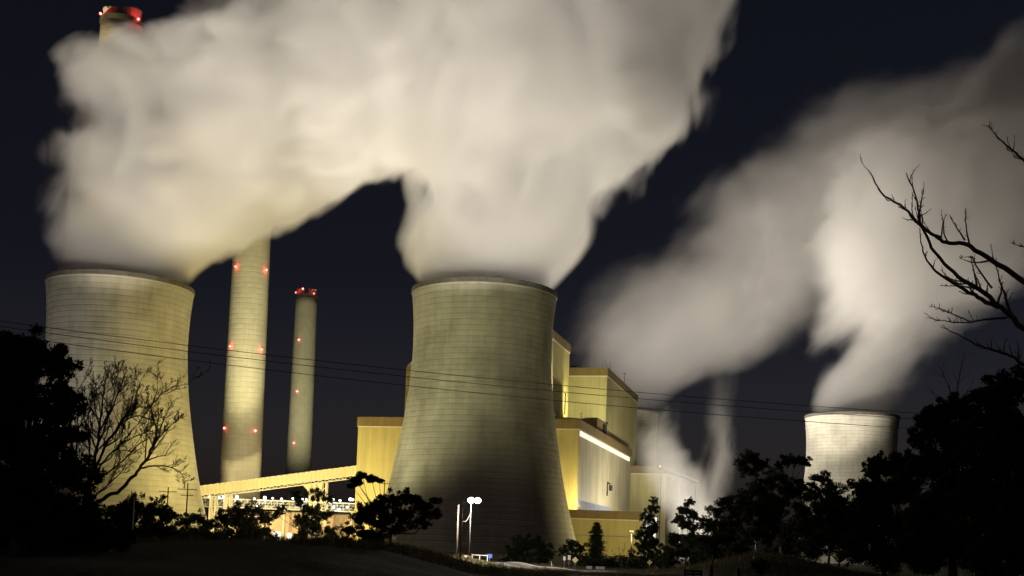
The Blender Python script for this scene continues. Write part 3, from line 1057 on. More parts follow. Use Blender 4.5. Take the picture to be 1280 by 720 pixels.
# ------------------------------------------------------------------ trees
def np_mesh(name, V, Fq, mat, parent):
    """fast mesh of quads from numpy arrays"""
    me = bpy.data.meshes.new(name)
    nv, nf = len(V), len(Fq)
    me.vertices.add(nv)
    me.vertices.foreach_set('co', V.astype(np.float32).ravel())
    me.loops.add(nf * 4)
    me.loops.foreach_set('vertex_index', Fq.astype(np.int32).ravel())
    me.polygons.add(nf)
    me.polygons.foreach_set('loop_start', np.arange(0, nf * 4, 4, dtype=np.int32))
    me.polygons.foreach_set('loop_total', np.full(nf, 4, dtype=np.int32))
    me.materials.append(mat)
    me.update(calc_edges=True)
    me.validate()
    o = bpy.data.objects.new(name, me)
    return link(o, parent)


def leaves(centers, radii, counts, size, rs, droop=0.3, flat=1.0):
    """leaf quads scattered round clump centres"""
    P = []
    for c, r, n in zip(centers, radii, counts):
        d = rs.normal(size=(n, 3))
        d /= np.linalg.norm(d, axis=1)[:, None] + 1e-9
        q = rs.random(n)[:, None] ** 0.45
        p = d * q * r
        p[:, 2] *= flat
        P.append(np.asarray(c)[None, :] + p)
    P = np.concatenate(P)
    n = len(P)
    a = rs.normal(size=(n, 3))
    a[:, 2] -= droop * 1.5
    a /= np.linalg.norm(a, axis=1)[:, None]
    b = np.cross(a, rs.normal(size=(n, 3)))
    b /= np.linalg.norm(b, axis=1)[:, None] + 1e-9
    s = size * rs.uniform(0.55, 1.4, n)[:, None]
    L, Wd = a * s, b * s * 0.33
    V = np.stack([P - L, P + Wd, P + L, P - Wd], 1).reshape(-1, 3)
    Fq = np.arange(n * 4).reshape(-1, 4)
    return V, Fq


def lobed_tree(name, label, cat, Y, base_px, lobes, leaf=0.2, dens=1.0, trunk=0.2, mat='leaf', bark='bark', seed=0, group=None, flat=0.8, fork=0.35, limbs=True, clump=0.27, droop=0.3, swell=1.3):
    rs = np.random.RandomState(seed + 7)
    bx = W(base_px, 700, Y).x
    gz0 = G(bx, Y)
    t = thing(name, label, cat, (bx, Y, gz0), 0, group)
    org = np.array([bx, Y, gz0])
    k = Y / F
    cs = []
    for (px, py, r) in lobes:
        dy = rs.uniform(-0.8, 0.8) * r * k
        p = W(px, py, Y + dy)
        cs.append((np.array([p.x, p.y, p.z]) - org, r * k * swell))
    top = max(c[2] for c, r in cs)
    cen = np.mean([c for c, r in cs], axis=0)
    fk = np.array([cen[0] * 0.35, 0, top * fork])
    tb = MB()
    mid = fk * 0.5 + np.array([rs.uniform(-1, 1) * trunk, rs.uniform(-1, 1) * trunk, 0])
    tb.tube([(0, 0, -0.4), tuple(fk * 0.08), tuple(mid), tuple(fk)], [trunk * 1.5, trunk * 1.1, trunk * 0.9, trunk * 0.75], 8)
    br = MB()
    CC, CR, CN = [], [], []
    for c, r in cs:
        if limbs and c[2] > fk[2] * 0.6:
            v = c - fk
            m1 = fk + v * 0.45 + np.array([0, 0, -0.10 * np.linalg.norm(v)]) + rs.normal(size=3) * 0.05 * np.linalg.norm(v)
            rr = trunk * 0.5
            br.tube([tuple(fk), tuple(m1), tuple(c)], [rr, rr * 0.65, rr * 0.3], 5)
        ns = int(26 + 8 * rs.rand())
        for i in range(ns):
            d = rs.normal(size=3)
            d /= np.linalg.norm(d)
            p = c + d * r * rs.uniform(0.1, 1.05) * np.array([1, 1, flat])
            cr = r * clump * rs.uniform(0.6, 1.3)
            CC.append(p)
            CR.append(cr)
            CN.append(max(8, int(dens * 9.0 * (cr / leaf) ** 2)))
            if limbs:
                m2 = (c + p) / 2 + rs.normal(size=3) * 0.08 * r
                br.tube([tuple(c), tuple(m2), tuple(p)], [trunk * 0.16, trunk * 0.11, trunk * 0.05], 4, False)
    tb.build('trunk', M[bark], t, True)
    if limbs and br.v:
        br.build('branches', M[bark], t, True)
    V, Fq = leaves(CC, CR, CN, leaf, rs, droop, flat)
    np_mesh('crown', V, Fq, M[mat], t)
    return t


def conifer(label, Y, px, py_top, wpx, seed, group=None, leaf=0.18, tiers=15):
    rs = np.random.RandomState(seed)
    p = W(px, py_top, Y)
    z0 = G(p.x, Y)
    H = p.z - z0
    t = thing('conifer_tree', label, 'tree', (p.x, Y, z0), 0, group)
    MB().tube([(0, 0, -0.4), (0, 0, H * 0.5), (0, 0, H * 0.97)], [H * 0.022, H * 0.014, 0.03], 8).build('trunk', M['bark'], t, True)
    br = MB()
    CC, CR, CN = [], [], []
    wr = wpx / 2 * Y / F
    for i in range(tiers):
        f = 0.12 + 0.86 * i / (tiers - 1)
        r = wr * (1 - f) ** 0.62 * rs.uniform(0.75, 1.2) + 0.15
        nb_ = 7
        a0 = rs.rand() * 6.28
        for j in range(nb_):
            a = a0 + 6.28 * j / nb_ + rs.uniform(-0.3, 0.3)
            rr = r * rs.uniform(0.65, 1.15)
            e = np.array([rr * math.cos(a), rr * math.sin(a), H * f - rr * 0.12 + rs.uniform(-0.2, 0.2)])
            br.tube([(0, 0, H * f), tuple(e)], [0.05, 0.02], 4, False)
            for q in (0.45, 0.75, 1.0):
                CC.append(np.array([0, 0, H * f]) * (1 - q) + e * q)
                CR.append(0.26 * wr * (1.1 - 0.5 * f) + 0.1)
                CN.append(34)
    br.build('branches', M['bark'], t)
    V, Fq = leaves(CC, CR, CN, leaf, rs, 0.1, 0.6)
    np_mesh('crown', V, Fq, M['needle'], t)
    return t


def twigs(mb, pts, rad, level, rs, dens, ang=0.7, upb=0.35, ln=0.42, minr=0.006):
    """recursive side twigs along a limb"""
    P = [Vector(p) for p in pts]
    n = len(P)
    Ltot = sum((P[i + 1] - P[i]).length for i in range(n - 1))
    cnt = max(2, int(dens * (1.0 if level > 1 else 0.8)))
    for c in range(cnt):
        f = rs.uniform(0.2, 0.98)
        x = f * (n - 1)
        i = min(int(x), n - 2)
        p = P[i].lerp(P[i + 1], x - i)
        d = (P[i + 1] - P[i]).normalized()
        ax = Vector(rs.normal(size=3)).cross(d)
        if ax.length < 1e-3: continue
        ax.normalize()
        q = Matrix.Rotation(rs.uniform(0.45, 1.0) * ang * 1.3, 3, ax) @ d
        r0 = max(minr, (rad[i] * (1 - (x - i)) + rad[i + 1] * (x - i)) * 0.55)
        L = Ltot * ln * rs.uniform(0.4, 1.1) * (1.15 - 0.6 * f)
        pp, rr = [p], [r0]
        cur = p.copy()
        m = 5
        for k in range(m):
            q = (q + Vector((rs.normal() * 0.22, rs.normal() * 0.22, upb * 0.35 + rs.normal() * 0.18))).normalized()
            cur = cur + q * (L / m)
            pp.append(cur.copy())
            rr.append(max(minr * 0.6, r0 * (1 - 0.75 * (k + 1) / m)))
        mb.tube(pp, rr, 4 if r0 < 0.03 else 5, False)
        if level > 1:
            twigs(mb, pp, rr, level - 1, rs, dens * 0.62, ang, upb, ln * 1.05, minr)


def bare_tree(name, label, Y, trunk_pts, limbs, seed, r_limb, levels=3, dens=9, minr=0.006, depthj=0.5, group=None, ln=0.42, upb=0.35, taper=0.15, nosub=(), kink=0.3):
    rs = np.random.RandomState(seed)
    b = W(trunk_pts[0][0], 650, Y)
    z0 = G(b.x, Y)
    t = thing(name, label, 'tree', (b.x, Y, z0), 0, group)
    org = Vector((b.x, Y, z0))
    tp = [Vector((0, 0, -0.5))]
    for (px, py) in trunk_pts[1:]:
        tp.append(W(px, py, Y) - org)
    tr = [r_limb * 2.2 * (1 - 0.45 * i / max(1, len(tp) - 1)) for i in range(len(tp))]
    MB().tube(smooth_path(tp, 4), np.interp(np.linspace(0, 1, (len(tp) - 1) * 4 + 1), np.linspace(0, 1, len(tp)), tr), 10).build('trunk', M['bark'], t, True)
    for li, (lp, rk) in enumerate(limbs):
        mb = MB()
        sgn = rs.uniform(-1, 1) * depthj
        pts = []
        for i, (px, py) in enumerate(lp):
            f = i / (len(lp) - 1)
            pts.append(W(px, py, Y + sgn * f) - org)
        sp = smooth_path(pts, 5)
        # small kinks so that the limb does not run like a hose
        sp = [p + Vector(rs.normal(size=3)) * r_limb * rk * kink * (0 < i < len(sp) - 1) for i, p in enumerate(sp)]
        rad = [r_limb * rk * (1 - (1 - taper) * i / (len(sp) - 1)) for i in range(len(sp))]
        mb.tube(sp, rad, 7)
        if li not in nosub:
            twigs(mb, sp, rad, levels, rs, dens, 0.7, upb, ln, minr)
        mb.build('limb', M['bark'], t, True)
    return t


# left foreground
lobed_tree('evergreen_tree', 'big black evergreen tree filling the left edge of the picture', 'tree', 48, 22,
           [(8, 437, 34), (45, 440, 27), (68, 462, 24), (76, 492, 20), (20, 480, 42), (58, 515, 34), (-30, 460, 50), (5, 535, 50), (60, 560, 36),
            (-40, 550, 60), (88, 545, 16), (80, 590, 30), (20, 600, 55), (70, 630, 40), (-20, 640, 60)], 0.11, 1.5, 0.34, 'leafdark', seed=1)
lobed_tree('shrub', 'dark shrub at the foot of the leafless tree', 'shrub', 56, 108,
           [(95, 640, 28), (122, 660, 24), (70, 660, 34), (140, 675, 20), (100, 680, 30), (45, 680, 34), (10, 690, 34)], 0.11, 1.3, 0.12, 'leafdark', seed=2, fork=0.2)
bare_tree('bare_tree', 'leafless spreading tree in front of the left cooling tower', 62, [(112, 700), (110, 640), (108, 615)], [
    ([(108, 615), (118, 578), (124, 533), (129, 498), (134, 466)], 1.0),
    ([(108, 615), (92, 569), (88, 515), (102, 480)], 0.7),
    ([(112, 605), (128, 565), (146, 535), (164, 510), (176, 478)], 0.8),
    ([(112, 632), (140, 618), (165, 598), (180, 578), (193, 553), (195, 533), (190, 508), (206, 490), (222, 482)], 1.05),
    ([(192, 556), (203, 542), (215, 530), (233, 514)], 0.5),
    ([(176, 585), (204, 582), (222, 588), (233, 602)], 0.5),
    ([(110, 628), (133, 608), (156, 586)], 0.6),
    ([(120, 560), (108, 530), (97, 500)], 0.5),
    ([(122, 545), (140, 510), (152, 480), (158, 462)], 0.6),
    ([(150, 530), (170, 520), (190, 525), (205, 520)], 0.4),
    ([(110, 600), (112, 560), (110, 520), (118, 485), (116, 462)], 0.55), ([(112, 600), (122, 560), (136, 520), (144, 485), (148, 462)], 0.6),
    ([(112, 605), (132, 575), (154, 552), (172, 530), (186, 508)], 0.6), ([(112, 610), (138, 588), (160, 570), (178, 552), (200, 545)], 0.5),
    ([(106, 612), (98, 580), (96, 545), (108, 510), (112, 490)], 0.5), ([(104, 618), (90, 595), (82, 560), (80, 530)], 0.5),
    ([(124, 533), (118, 500), (126, 478)], 0.4), ([(140, 548), (156, 520), (166, 496), (170, 470)], 0.45), ([(118, 578), (104, 552), (92, 540)], 0.35),
    ([(150, 556), (168, 546), (186, 538), (192, 520)], 0.35), ([(130, 560), (150, 545), (160, 520), (178, 505)], 0.4)],
    5, 0.105, 3, 14, 0.012, 1.5, ln=0.42, upb=0.45)
for lab, Yt, b, lob, sd in (
        ('low dark gum tree behind the white pole', 160, 165, [(150, 642, 16), (168, 634, 16), (190, 636, 18), (208, 646, 15), (160, 660, 20), (185, 662, 20), (212, 665, 14)], 11),
        ('small scrubby tree under the crossarm power pole', 215, 248, [(232, 652, 12), (248, 648, 11), (262, 656, 10), (240, 668, 15), (258, 672, 13)], 12),
        ('round dark gum tree left of the bright shed doorway', 228, 306, [(296, 640, 13), (280, 650, 12), (316, 640, 13), (332, 650, 11), (305, 655, 18), (283, 668, 14), (326, 668, 15), (305, 675, 18), (342, 672, 7)], 13),
        ('slim ragged gum tree right of the bright shed doorway', 232, 392, [(370, 618, 7), (374, 628, 6), (398, 618, 9), (410, 624, 7), (390, 640, 12), (376, 652, 10), (406, 645, 11), (394, 660, 15), (412, 664, 11), (376, 668, 7), (352, 636, 7), (345, 644, 6)], 14)):
    lobed_tree('gum_tree', lab, 'tree', Yt, b, lob, 0.26, 1.0, 0.2, 'leaf', seed=sd, group='gum trees before the power station')
lobed_tree('gum_tree', 'wide spreading gum tree on the mound left of the street lamp', 'tree', 128, 490,
           [(470, 634, 17), (492, 624, 14), (512, 622, 12), (534, 632, 14), (546, 642, 7), (452, 648, 14), (480, 650, 18), (505, 645, 17), (526, 652, 11), (452, 668, 15),
            (436, 662, 9), (470, 672, 14), (432, 676, 7)], 0.17, 1.25, 0.2, 'leafdark', seed=21, fork=0.3, group='gum trees before the power station')
lobed_tree('pine_tree', 'leaning flat topped pine against the yellow turbine hall wall', 'tree', 170, 483,
           [(443, 599, 6), (453, 595, 6), (464, 598, 6), (474, 601, 4), (439, 607, 5), (447, 604, 5)], 0.17, 1.3, 0.16, 'needle', seed=22, fork=0.62, flat=0.5, clump=0.5)
lobed_tree('shrub', 'big dark bush at the foot of the middle cooling tower', 'shrub', 268, 660,
           [(640, 690, 9), (652, 680, 11), (666, 678, 11), (680, 688, 10), (656, 696, 14), (676, 700, 12), (634, 702, 8)], 0.3, 1.0, 0.2, 'leafdark', seed=23, fork=0.2)
lobed_tree('shrub', 'rounded dark tree beside the short conifer', 'shrub', 262, 716,
           [(714, 682, 8), (704, 690, 7), (726, 686, 8), (716, 696, 10), (730, 698, 7)], 0.28, 1.1, 0.15, 'leafdark', seed=24, fork=0.25)
conifer('short narrow conifer before the yellow annex wall', 256, 746, 654, 30, 25)
lobed_tree('shrub', 'small scrubby bush before the yellow annex wall', 'shrub', 262, 788,
           [(790, 694, 7), (780, 700, 7), (768, 702, 7), (797, 702, 6)], 0.28, 0.8, 0.1, 'leaf', seed=26, fork=0.2)
bare_tree('bare_shrub', 'small leafless shrub before the yellow annex wall', 258, [(777, 705), (777, 700)], [
    ([(777, 703), (775, 692), (772, 684)], 1), ([(777, 703), (779, 690), (781, 681)], 1), ([(777, 703), (784, 694), (788, 687)], 1), ([(777, 703), (770, 695), (765, 689)], 1)],
    27, 0.06, 2, 7, 0.025, 0.3)
for lab, Yt, b, lob, sd in (
        ('tall dark column shaped tree right of the annex', 242, 810, [(817, 626, 5), (815, 636, 7), (811, 648, 9), (816, 658, 9), (808, 666, 11), (816, 678, 10), (804, 686, 11), (816, 694, 10), (806, 702, 9)], 31),
        ('dark tree with a pointed top second right of the annex', 240, 857, [(862, 627, 6), (858, 638, 9), (868, 645, 7), (850, 650, 8), (862, 660, 11), (845, 672, 9), (866, 678, 11), (852, 688, 12), (834, 688, 9), (838, 700, 9), (872, 694, 8)], 32)):
    lobed_tree('cypress_tree', lab, 'tree', Yt, b, lob, 0.26, 1.35, 0.2, 'leafdark', seed=sd, group='dark trees right of the annex')
lobed_tree('gum_tree', 'small forked gum tree on the left end of the grassy mound', 'tree', 172, 889,
           [(908, 628, 10), (896, 640, 11), (916, 640, 10), (884, 656, 12), (903, 658, 13), (918, 655, 9), (892, 674, 13), (876, 674, 8), (908, 676, 9), (890, 690, 8)], 0.2, 0.9, 0.16, 'leaf', seed=33, fork=0.28, group='gum trees on the right mound')
lobed_tree('gum_tree', 'tall gum tree with pale forked trunk on the grassy mound', 'tree', 184, 978,
           [(930, 578, 9), (941, 573, 9), (952, 582, 9), (936, 588, 9), (985, 576, 8), (996, 573, 8), (1008, 578, 6), (974, 583, 6), (962, 604, 15), (942, 612, 14), (985, 608, 13), (1003, 612, 12),
            (950, 632, 16), (972, 628, 15), (935, 640, 13), (925, 628, 9), (1000, 636, 14), (962, 652, 14), (945, 662, 13), (1005, 660, 11), (958, 674, 9), (935, 676, 10)],
           0.2, 1.1, 0.26, 'leaf', 'palebark', swell=1.45, seed=34, fork=0.36, group='gum trees on the right mound')
lobed_tree('gum_tree', 'dark gum tree on the mound just left of the black tree mass', 'tree', 188, 1035,
           [(1028, 600, 9), (1038, 612, 13), (1020, 618, 11), (1050, 625, 13), (1030, 635, 15), (1050, 645, 15), (1018, 652, 12), (1040, 662, 16), (1060, 665, 13), (1022, 675, 11), (1060, 685, 14)], 0.2, 1.0, 0.2, 'leafdark', seed=35, swell=1.6, group='gum trees on the right mound')
# low scrub under and between the trees
for i, (px, py, wd, Yt, lab) in enumerate((
        (140, 668, 24, 150, 'low scrub bush between the white pole and the left tree mass'), (200, 672, 26, 170, 'low scrub bush under the dark gum tree'),
        (232, 676, 22, 205, 'low scrub bush under the crossarm power pole'), (268, 678, 22, 210, 'low scrub bush left of the round gum tree'),
        (326, 682, 18, 212, 'low scrub bush right of the round gum tree'), (372, 676, 12, 225, 'low scrub bush left of the slim gum tree'), (414, 678, 14, 222, 'low scrub bush between the slim and wide gum trees'),
        (736, 706, 16, 262, 'low scrub bush at the foot of the short conifer'), (762, 708, 16, 260, 'low scrub bush in front of the annex wall'), (792, 708, 14, 258, 'low scrub bush left of the column shaped tree'),
        (828, 702, 16, 238, 'low scrub bush between the two dark pointed trees'), (872, 700, 14, 234, 'low scrub bush right of the pointed tree'), (1010, 682, 16, 196, 'low scrub bush right of the pale forked trunk'), (925, 686, 14, 200, 'low scrub bush left of the pale forked trunk'))):
    lobed_tree('shrub', lab, 'shrub', Yt, px, [(px - wd * 0.55, py + 2, wd * 0.5), (px, py - 3, wd * 0.55), (px + wd * 0.55, py + 1, wd * 0.5), (px + wd * 0.1, py + 7, wd * 0.6)],
               0.1 + Yt * 0.0008, 0.9, 0.1, 'leafdark' if i % 2 else 'leaf', seed=70 + i, group='low scrub bushes', fork=0.2)
for i, (px, py, wd, Yt, lab) in enumerate(((1000, 668, 34, 215, 'dark bushy thicket at the foot of the distant right tower'), (1050, 655, 40, 218, 'dark bushy thicket behind the black tree mass'), (905, 680, 30, 226, 'dark bushy thicket behind the forked gum tree'))):
    lobed_tree('shrub', lab, 'shrub', Yt, px, [(px - wd * 0.6, py + 4, wd * 0.45), (px - wd * 0.1, py - 12, wd * 0.5), (px + wd * 0.5, py - 6, wd * 0.5), (px, py + 14, wd * 0.6), (px + wd * 0.5, py + 18, wd * 0.5), (px - wd * 0.6, py + 22, wd * 0.5)],
               0.3, 0.9, 0.2, 'leafdark', seed=95 + i, group='dark thickets on the right', fork=0.2)
# right foreground mass
lobed_tree('evergreen_tree', 'black bushy tree at the left edge of the right tree mass', 'tree', 82, 1105,
           [(1098, 574, 9), (1088, 588, 13), (1106, 586, 16), (1126, 580, 18), (1080, 612, 16), (1100, 612, 22), (1130, 610, 28), (1076, 640, 20), (1100, 648, 28), (1140, 650, 32), (1078, 672, 20), (1112, 686, 28), (1070, 694, 14)],
           0.13, 1.4, 0.2, 'leafdark', seed=41, group='black trees on the right')
lobed_tree('evergreen_tree', 'tall black tree under the bare branches on the right', 'tree', 66, 1190,
           [(1150, 545, 14), (1160, 525, 15), (1176, 512, 16), (1194, 505, 16), (1180, 540, 26), (1215, 512, 20), (1210, 555, 36), (1160, 570, 26), (1180, 605, 40), (1225, 620, 44), (1160, 650, 36), (1205, 672, 44), (1150, 690, 30)],
           0.12, 1.4, 0.26, 'leafdark', seed=42, group='black trees on the right')
lobed_tree('evergreen_tree', 'black tree filling the bottom right corner', 'tree', 54, 1265,
           [(1232, 500, 17), (1250, 488, 18), (1272, 482, 20), (1300, 480, 26), (1250, 525, 32), (1285, 540, 40), (1245, 570, 38), (1290, 605, 50), (1255, 640, 48), (1310, 670, 55), (1240, 690, 40)],
           0.11, 1.4, 0.24, 'leafdark', seed=43, group='black trees on the right')
bare_tree('bare_tree', 'thin twiggy bare sapling rising out of the black right hand trees', 72, [(1192, 640), (1194, 560), (1195, 520)], [
    ([(1195, 520), (1196, 490), (1201, 462), (1205, 440)], 1), ([(1195, 520), (1188, 490), (1180, 470), (1172, 455)], 0.8), ([(1195, 520), (1206, 495), (1216, 478)], 0.8), ([(1195, 515), (1178, 498), (1163, 490)], 0.6)],
    45, 0.05, 2, 8, 0.008, 0.6)
bare_tree('bare_tree', 'near bare branches reaching in from the right edge', 18, [(1395, 700), (1385, 560), (1350, 470), (1345, 380), (1335, 250)], [
    ([(1350, 395), (1280, 352), (1249, 331), (1211, 308), (1183, 303), (1154, 284), (1131, 260), (1102, 239), (1086, 213)], 1.0),
    ([(1350, 465), (1280, 411), (1258, 390), (1225, 362), (1197, 345), (1169, 315), (1152, 282), (1145, 249), (1133, 216)], 1.0),
    ([(1249, 384), (1222, 371), (1202, 360), (1169, 338), (1154, 315), (1150, 286)], 0.75),
    ([(1258, 397), (1232, 399), (1210, 403), (1187, 402), (1157, 397)], 0.4),
    ([(1212, 402), (1190, 392), (1176, 386), (1164, 383)], 0.25),
    ([(1345, 490), (1280, 456), (1268, 447), (1240, 437), (1220, 430), (1197, 418), (1176, 408)], 0.65),
    ([(1340, 270), (1300, 220), (1280, 201), (1263, 185), (1246, 171), (1236, 156)], 0.6),
    ([(1265, 396), (1256, 370), (1249, 348), (1238, 305)], 0.5),
    ([(1212, 308), (1208, 285), (1206, 262)], 0.35),
    ([(1206, 300), (1196, 285), (1186, 268)], 0.3),
    ([(1148, 272), (1152, 250), (1155, 230)], 0.35),
    ([(1240, 360), (1222, 335), (1215, 322), (1200, 322)], 0.35),
    ([(1345, 330), (1300, 310), (1280, 308), (1264, 304)], 0.35)],
    52, 0.05, 2, 14, 0.007, 0.5, ln=0.15, upb=0.5, taper=0.16, kink=0.2)

# grass: tufts on the lamp lit slope, the verge and the right mound
def grass():
    rs = np.random.RandomState(9)
    pts = []
    def add(n, x0, x1, y0, y1):
        x = rs.uniform(x0, x1, n); y = rs.uniform(y0, y1, n)
        pts.append(np.stack([x, y, gz(x, y)], 1))
    add(26000, -34, 6, 95, 160)
    add(9000, -16, 10, 160, 225)
    add(16000, 22, 58, 150, 200)
    add(8000, 4, 24, 150, 172)
    P = np.concatenate(pts)
    # keep the road clear
    rp = np.array([(p.x, p.y) for p in ROAD])
    dm = np.min(np.linalg.norm(P[:, None, :2] - rp[None], axis=2), axis=1)
    P = P[dm > 5.2]
    n = len(P)
    h = rs.uniform(0.15, 0.5, n) * (0.6 + 0.8 * (np.sin(P[:, 0] * 0.9) * np.sin(P[:, 1] * 0.6) > 0.1))
    lean = rs.normal(size=(n, 2)) * 0.14
    a = rs.rand(n) * 6.28
    wx, wy = np.cos(a) * 0.035, np.sin(a) * 0.035
    b0 = P + np.stack([wx, wy, np.full(n, -0.05)], 1)
    b1 = P - np.stack([wx, wy, np.full(n, 0.05)], 1)
    t0 = P + np.stack([lean[:, 0] - wx * 0.2, lean[:, 1] - wy * 0.2, h], 1)
    t1 = P + np.stack([lean[:, 0] + wx * 0.2, lean[:, 1] + wy * 0.2, h], 1)
    V = np.stack([b0, b1, t0, t1], 1).reshape(-1, 3)
    o = np_mesh('grass', V, np.arange(n * 4).reshape(-1, 4), M['grass'], None)
    tag(o, 'rough dry grass on the slopes and verge', None, None, 'stuff')


grass()

# ------------------------------------------------------------------ street lamp and poles
YL = 205
lb = W(586, 700, YL)
lz = G(lb.x, YL)
lamp = thing('street_lamp', 'bright lit street lamp on a pale pole before the middle tower', 'street lamp', (lb.x, YL, lz))
lh = W(597, 625, YL)
hx, hz = lh.x - lb.x, lh.z - lz
ptop = W(589.5, 628, YL)
px_, pz_ = ptop.x - lb.x, ptop.z - lz
MB().tube([(0, 0, -0.5), (0, 0, 1.4), (px_ * 0, 0, pz_ - 0.3)], [0.14, 0.12, 0.07], 10).build('pole', M['darksteel'], lamp, True)
MB().lathe([(0.26, 0), (0.26, 0.5), (0.2, 0.56), (0.16, 0.56)], 14).build('base', M['steel'], lamp)
MB().tube(smooth_path([(0, 0, pz_ - 0.5), (0.2, 0, pz_ + 0.1), (0.7, -0.1, pz_ + 0.3), (hx - 0.45, -0.15, hz + 0.22)], 5), 0.05, 7).build('arm', M['steel'], lamp, True)
hd = MB()
hd.add([(hx - 0.5, -0.4, hz + 0.1), (hx + 0.55, -0.36, hz + 0.14), (hx + 0.55, 0.06, hz + 0.14), (hx - 0.5, 0.1, hz + 0.1),
        (hx - 0.4, -0.3, hz + 0.34), (hx + 0.4, -0.28, hz + 0.32), (hx + 0.4, 0.0, hz + 0.32), (hx - 0.4, 0.0, hz + 0.34)],
       [(0, 3, 2, 1), (4, 5, 6, 7), (0, 1, 5, 4), (1, 2, 6, 5), (2, 3, 7, 6), (3, 0, 4, 7)])
hd.build('lamp_head', M['steel'], lamp)
M['streetglass'] = emit('street_lamp_glass', (1.0, 0.86, 0.80), 300)
for bx_ in (hx, hx - 1.1):
    bo = MB()
    bo.ball((0, 0, 0), 0.6, 14, 8)
    bo = bo.build('lamp_bowl', M['streetglass'], lamp, True)
    bo.scale = (1.0, 0.9, 0.85)
    bo.location = (bx_, -0.17, hz - 0.1)
ll = bpy.data.lights.new('street_light', 'POINT')
ll.energy = 55000
ll.color = (1.0, 0.84, 0.72)
ll.shadow_soft_size = 0.3
lo = bpy.data.objects.new('street_light', ll)
link(lo, lamp)
lo.location = (hx, -0.2, hz - 0.55)


def power_pole(label, px, py_top, Y, arms, r=0.14, group='timber poles carrying wires', mat='wood'):
    p = W(px, py_top, Y)
    z0 = G(p.x, Y)
    H = p.z - z0
    t = thing('power_pole', label, 'utility pole', (p.x, Y, z0), 0, group)
    MB().tube([(0, 0, -0.8), (0, 0, H * 0.5), (0, 0, H)], [r * 1.2, r, r * 0.8], 8).build('pole', M[mat], t, True)
    for (dz, half) in arms:
        ar = MB().box(-half, half, -r - 0.14, -r - 0.02, H - dz - 0.07, H - dz + 0.07).build('crossarm', M[mat], t)
        for x in (-half * 0.92, -half * 0.5, half * 0.5, half * 0.92):
            MB().lathe([(0.02, H - dz + 0.07), (0.05, H - dz + 0.12), (0.09, H - dz + 0.2), (0.06, H - dz + 0.3), (0.0, H - dz + 0.34)], 8).build('insulator', M['steel'], ar, True).location = (x, -r - 0.08, 0)
    return t, H


t1, H1 = power_pole('tall timber pole left of the lit street lamp', 578, 627, 198, [(0.25, 0.5)], 0.12)
t2, H2 = power_pole('shorter timber pole furthest left beside the street lamp', 573, 631, 208, [], 0.16)
power_pole('timber pole with two crossarms at the edge of the left cooling tower', 235, 604, 262, [(1.4, 2.1), (2.7, 1.4)], 0.17)
power_pole('timber pole half sunk in dark trees left of the crossarm pole', 210.5, 609, 268, [(1.0, 2.0)], 0.17)
power_pole('small timber pole beside the leaning pine', 481, 600, 272, [(0.8, 1.2)], 0.14)
pp = W(168, 625, 120)
z0 = G(pp.x, 120)
wp = thing('marker_pole', 'thin white pole before the low dark gum tree', 'pole', (pp.x, 120, z0))
MB().tube([(0, 0, -0.4), (0, 0, pp.z - z0)], [0.07, 0.06], 8).build('pole', M['paint'], wp, True)
MB().lathe([(0.085, pp.z - z0), (0.085, pp.z - z0 + 0.1), (0.0, pp.z - z0 + 0.13)], 8).build('cap', M['steel'], wp)
# service cable from the tall pole to the lamp
a = W(578, 651, 198)
b_ = W(589, 639, YL - 0.3)
cab = []
for k in range(13):
    f = k / 12
    p = a.lerp(b_, f)
    p.z -= 4 * f * (1 - f) * 0.75
    cab.append(p)
tag(MB().tube(cab, 0.05, 5).build('service_cable', M['paint'], None, True), 'pale sagging cable between the timber pole and the street lamp', 'cable')

# high overhead wires crossing the whole picture
for (ya, yb, sag, lab) in ((396, 522, 20, 'topmost thin overhead wire crossing the picture'), (402, 528, 22, 'middle thin overhead wire crossing the picture'), (412, 541, 22, 'lowest thin overhead wire crossing the picture')):
    pts = []
    for k in range(61):
        f = k / 60
        px = -150 + 1580 * f
        py = ya - 16 + (yb - ya + 26) * f + sag * 4 * f * (1 - f)
        pts.append(W(px, py, 150 + 30 * f))
    tag(MB().tube(pts, 0.045, 5).build('overhead_wire', M['wire'], None, True), lab, 'wire', 'overhead wires')


# ------------------------------------------------------------------ road signs and roadside things
def sign(name, label, px, py, Y, shape, size, mat, back=None, ht=None):
    p = W(px, py, Y)
    z0 = G(p.x, Y)
    t = thing(name, label, 'road sign', (p.x, Y, z0))
    h = p.z - z0
    MB().tube([(0, 0.05, -0.4), (0, 0.05, h + size * 0.3)], 0.04, 6).build('post', M['steel'], t, True)
    s = size
    if shape == 'diamond':
        o = [(0, -s), (s, 0), (0, s), (-s, 0)]
    elif shape == 'triangle':
        o = [(0, -s), (s, s * 0.75), (-s, s * 0.75)]
    elif shape == 'tall':
        o = [(-s * 0.6, -s), (s * 0.6, -s), (s * 0.6, s), (-s * 0.6, s)]
    else:
        o = [(-s, -s * 0.8), (s, -s * 0.8), (s, s * 0.8), (-s, s * 0.8)]
    n = len(o)
    def plate(k, y0, y1):
        vs = [(x * k, y0, h + z * k) for x, z in o] + [(x * k, y1, h + z * k) for x, z in o]
        fs = [tuple(range(n)), tuple(range(2 * n - 1, n - 1, -1))] + [(i, i + n, (i + 1) % n + n, (i + 1) % n) for i in range(n)]
        m = MB(); m.add(vs, fs); return m
    pl = plate(1, -0.03, 0.0).build('plate', M[mat], t)
    if back:
        plate(0.72, -0.045, -0.033).build('face', M[back], pl)
    return t


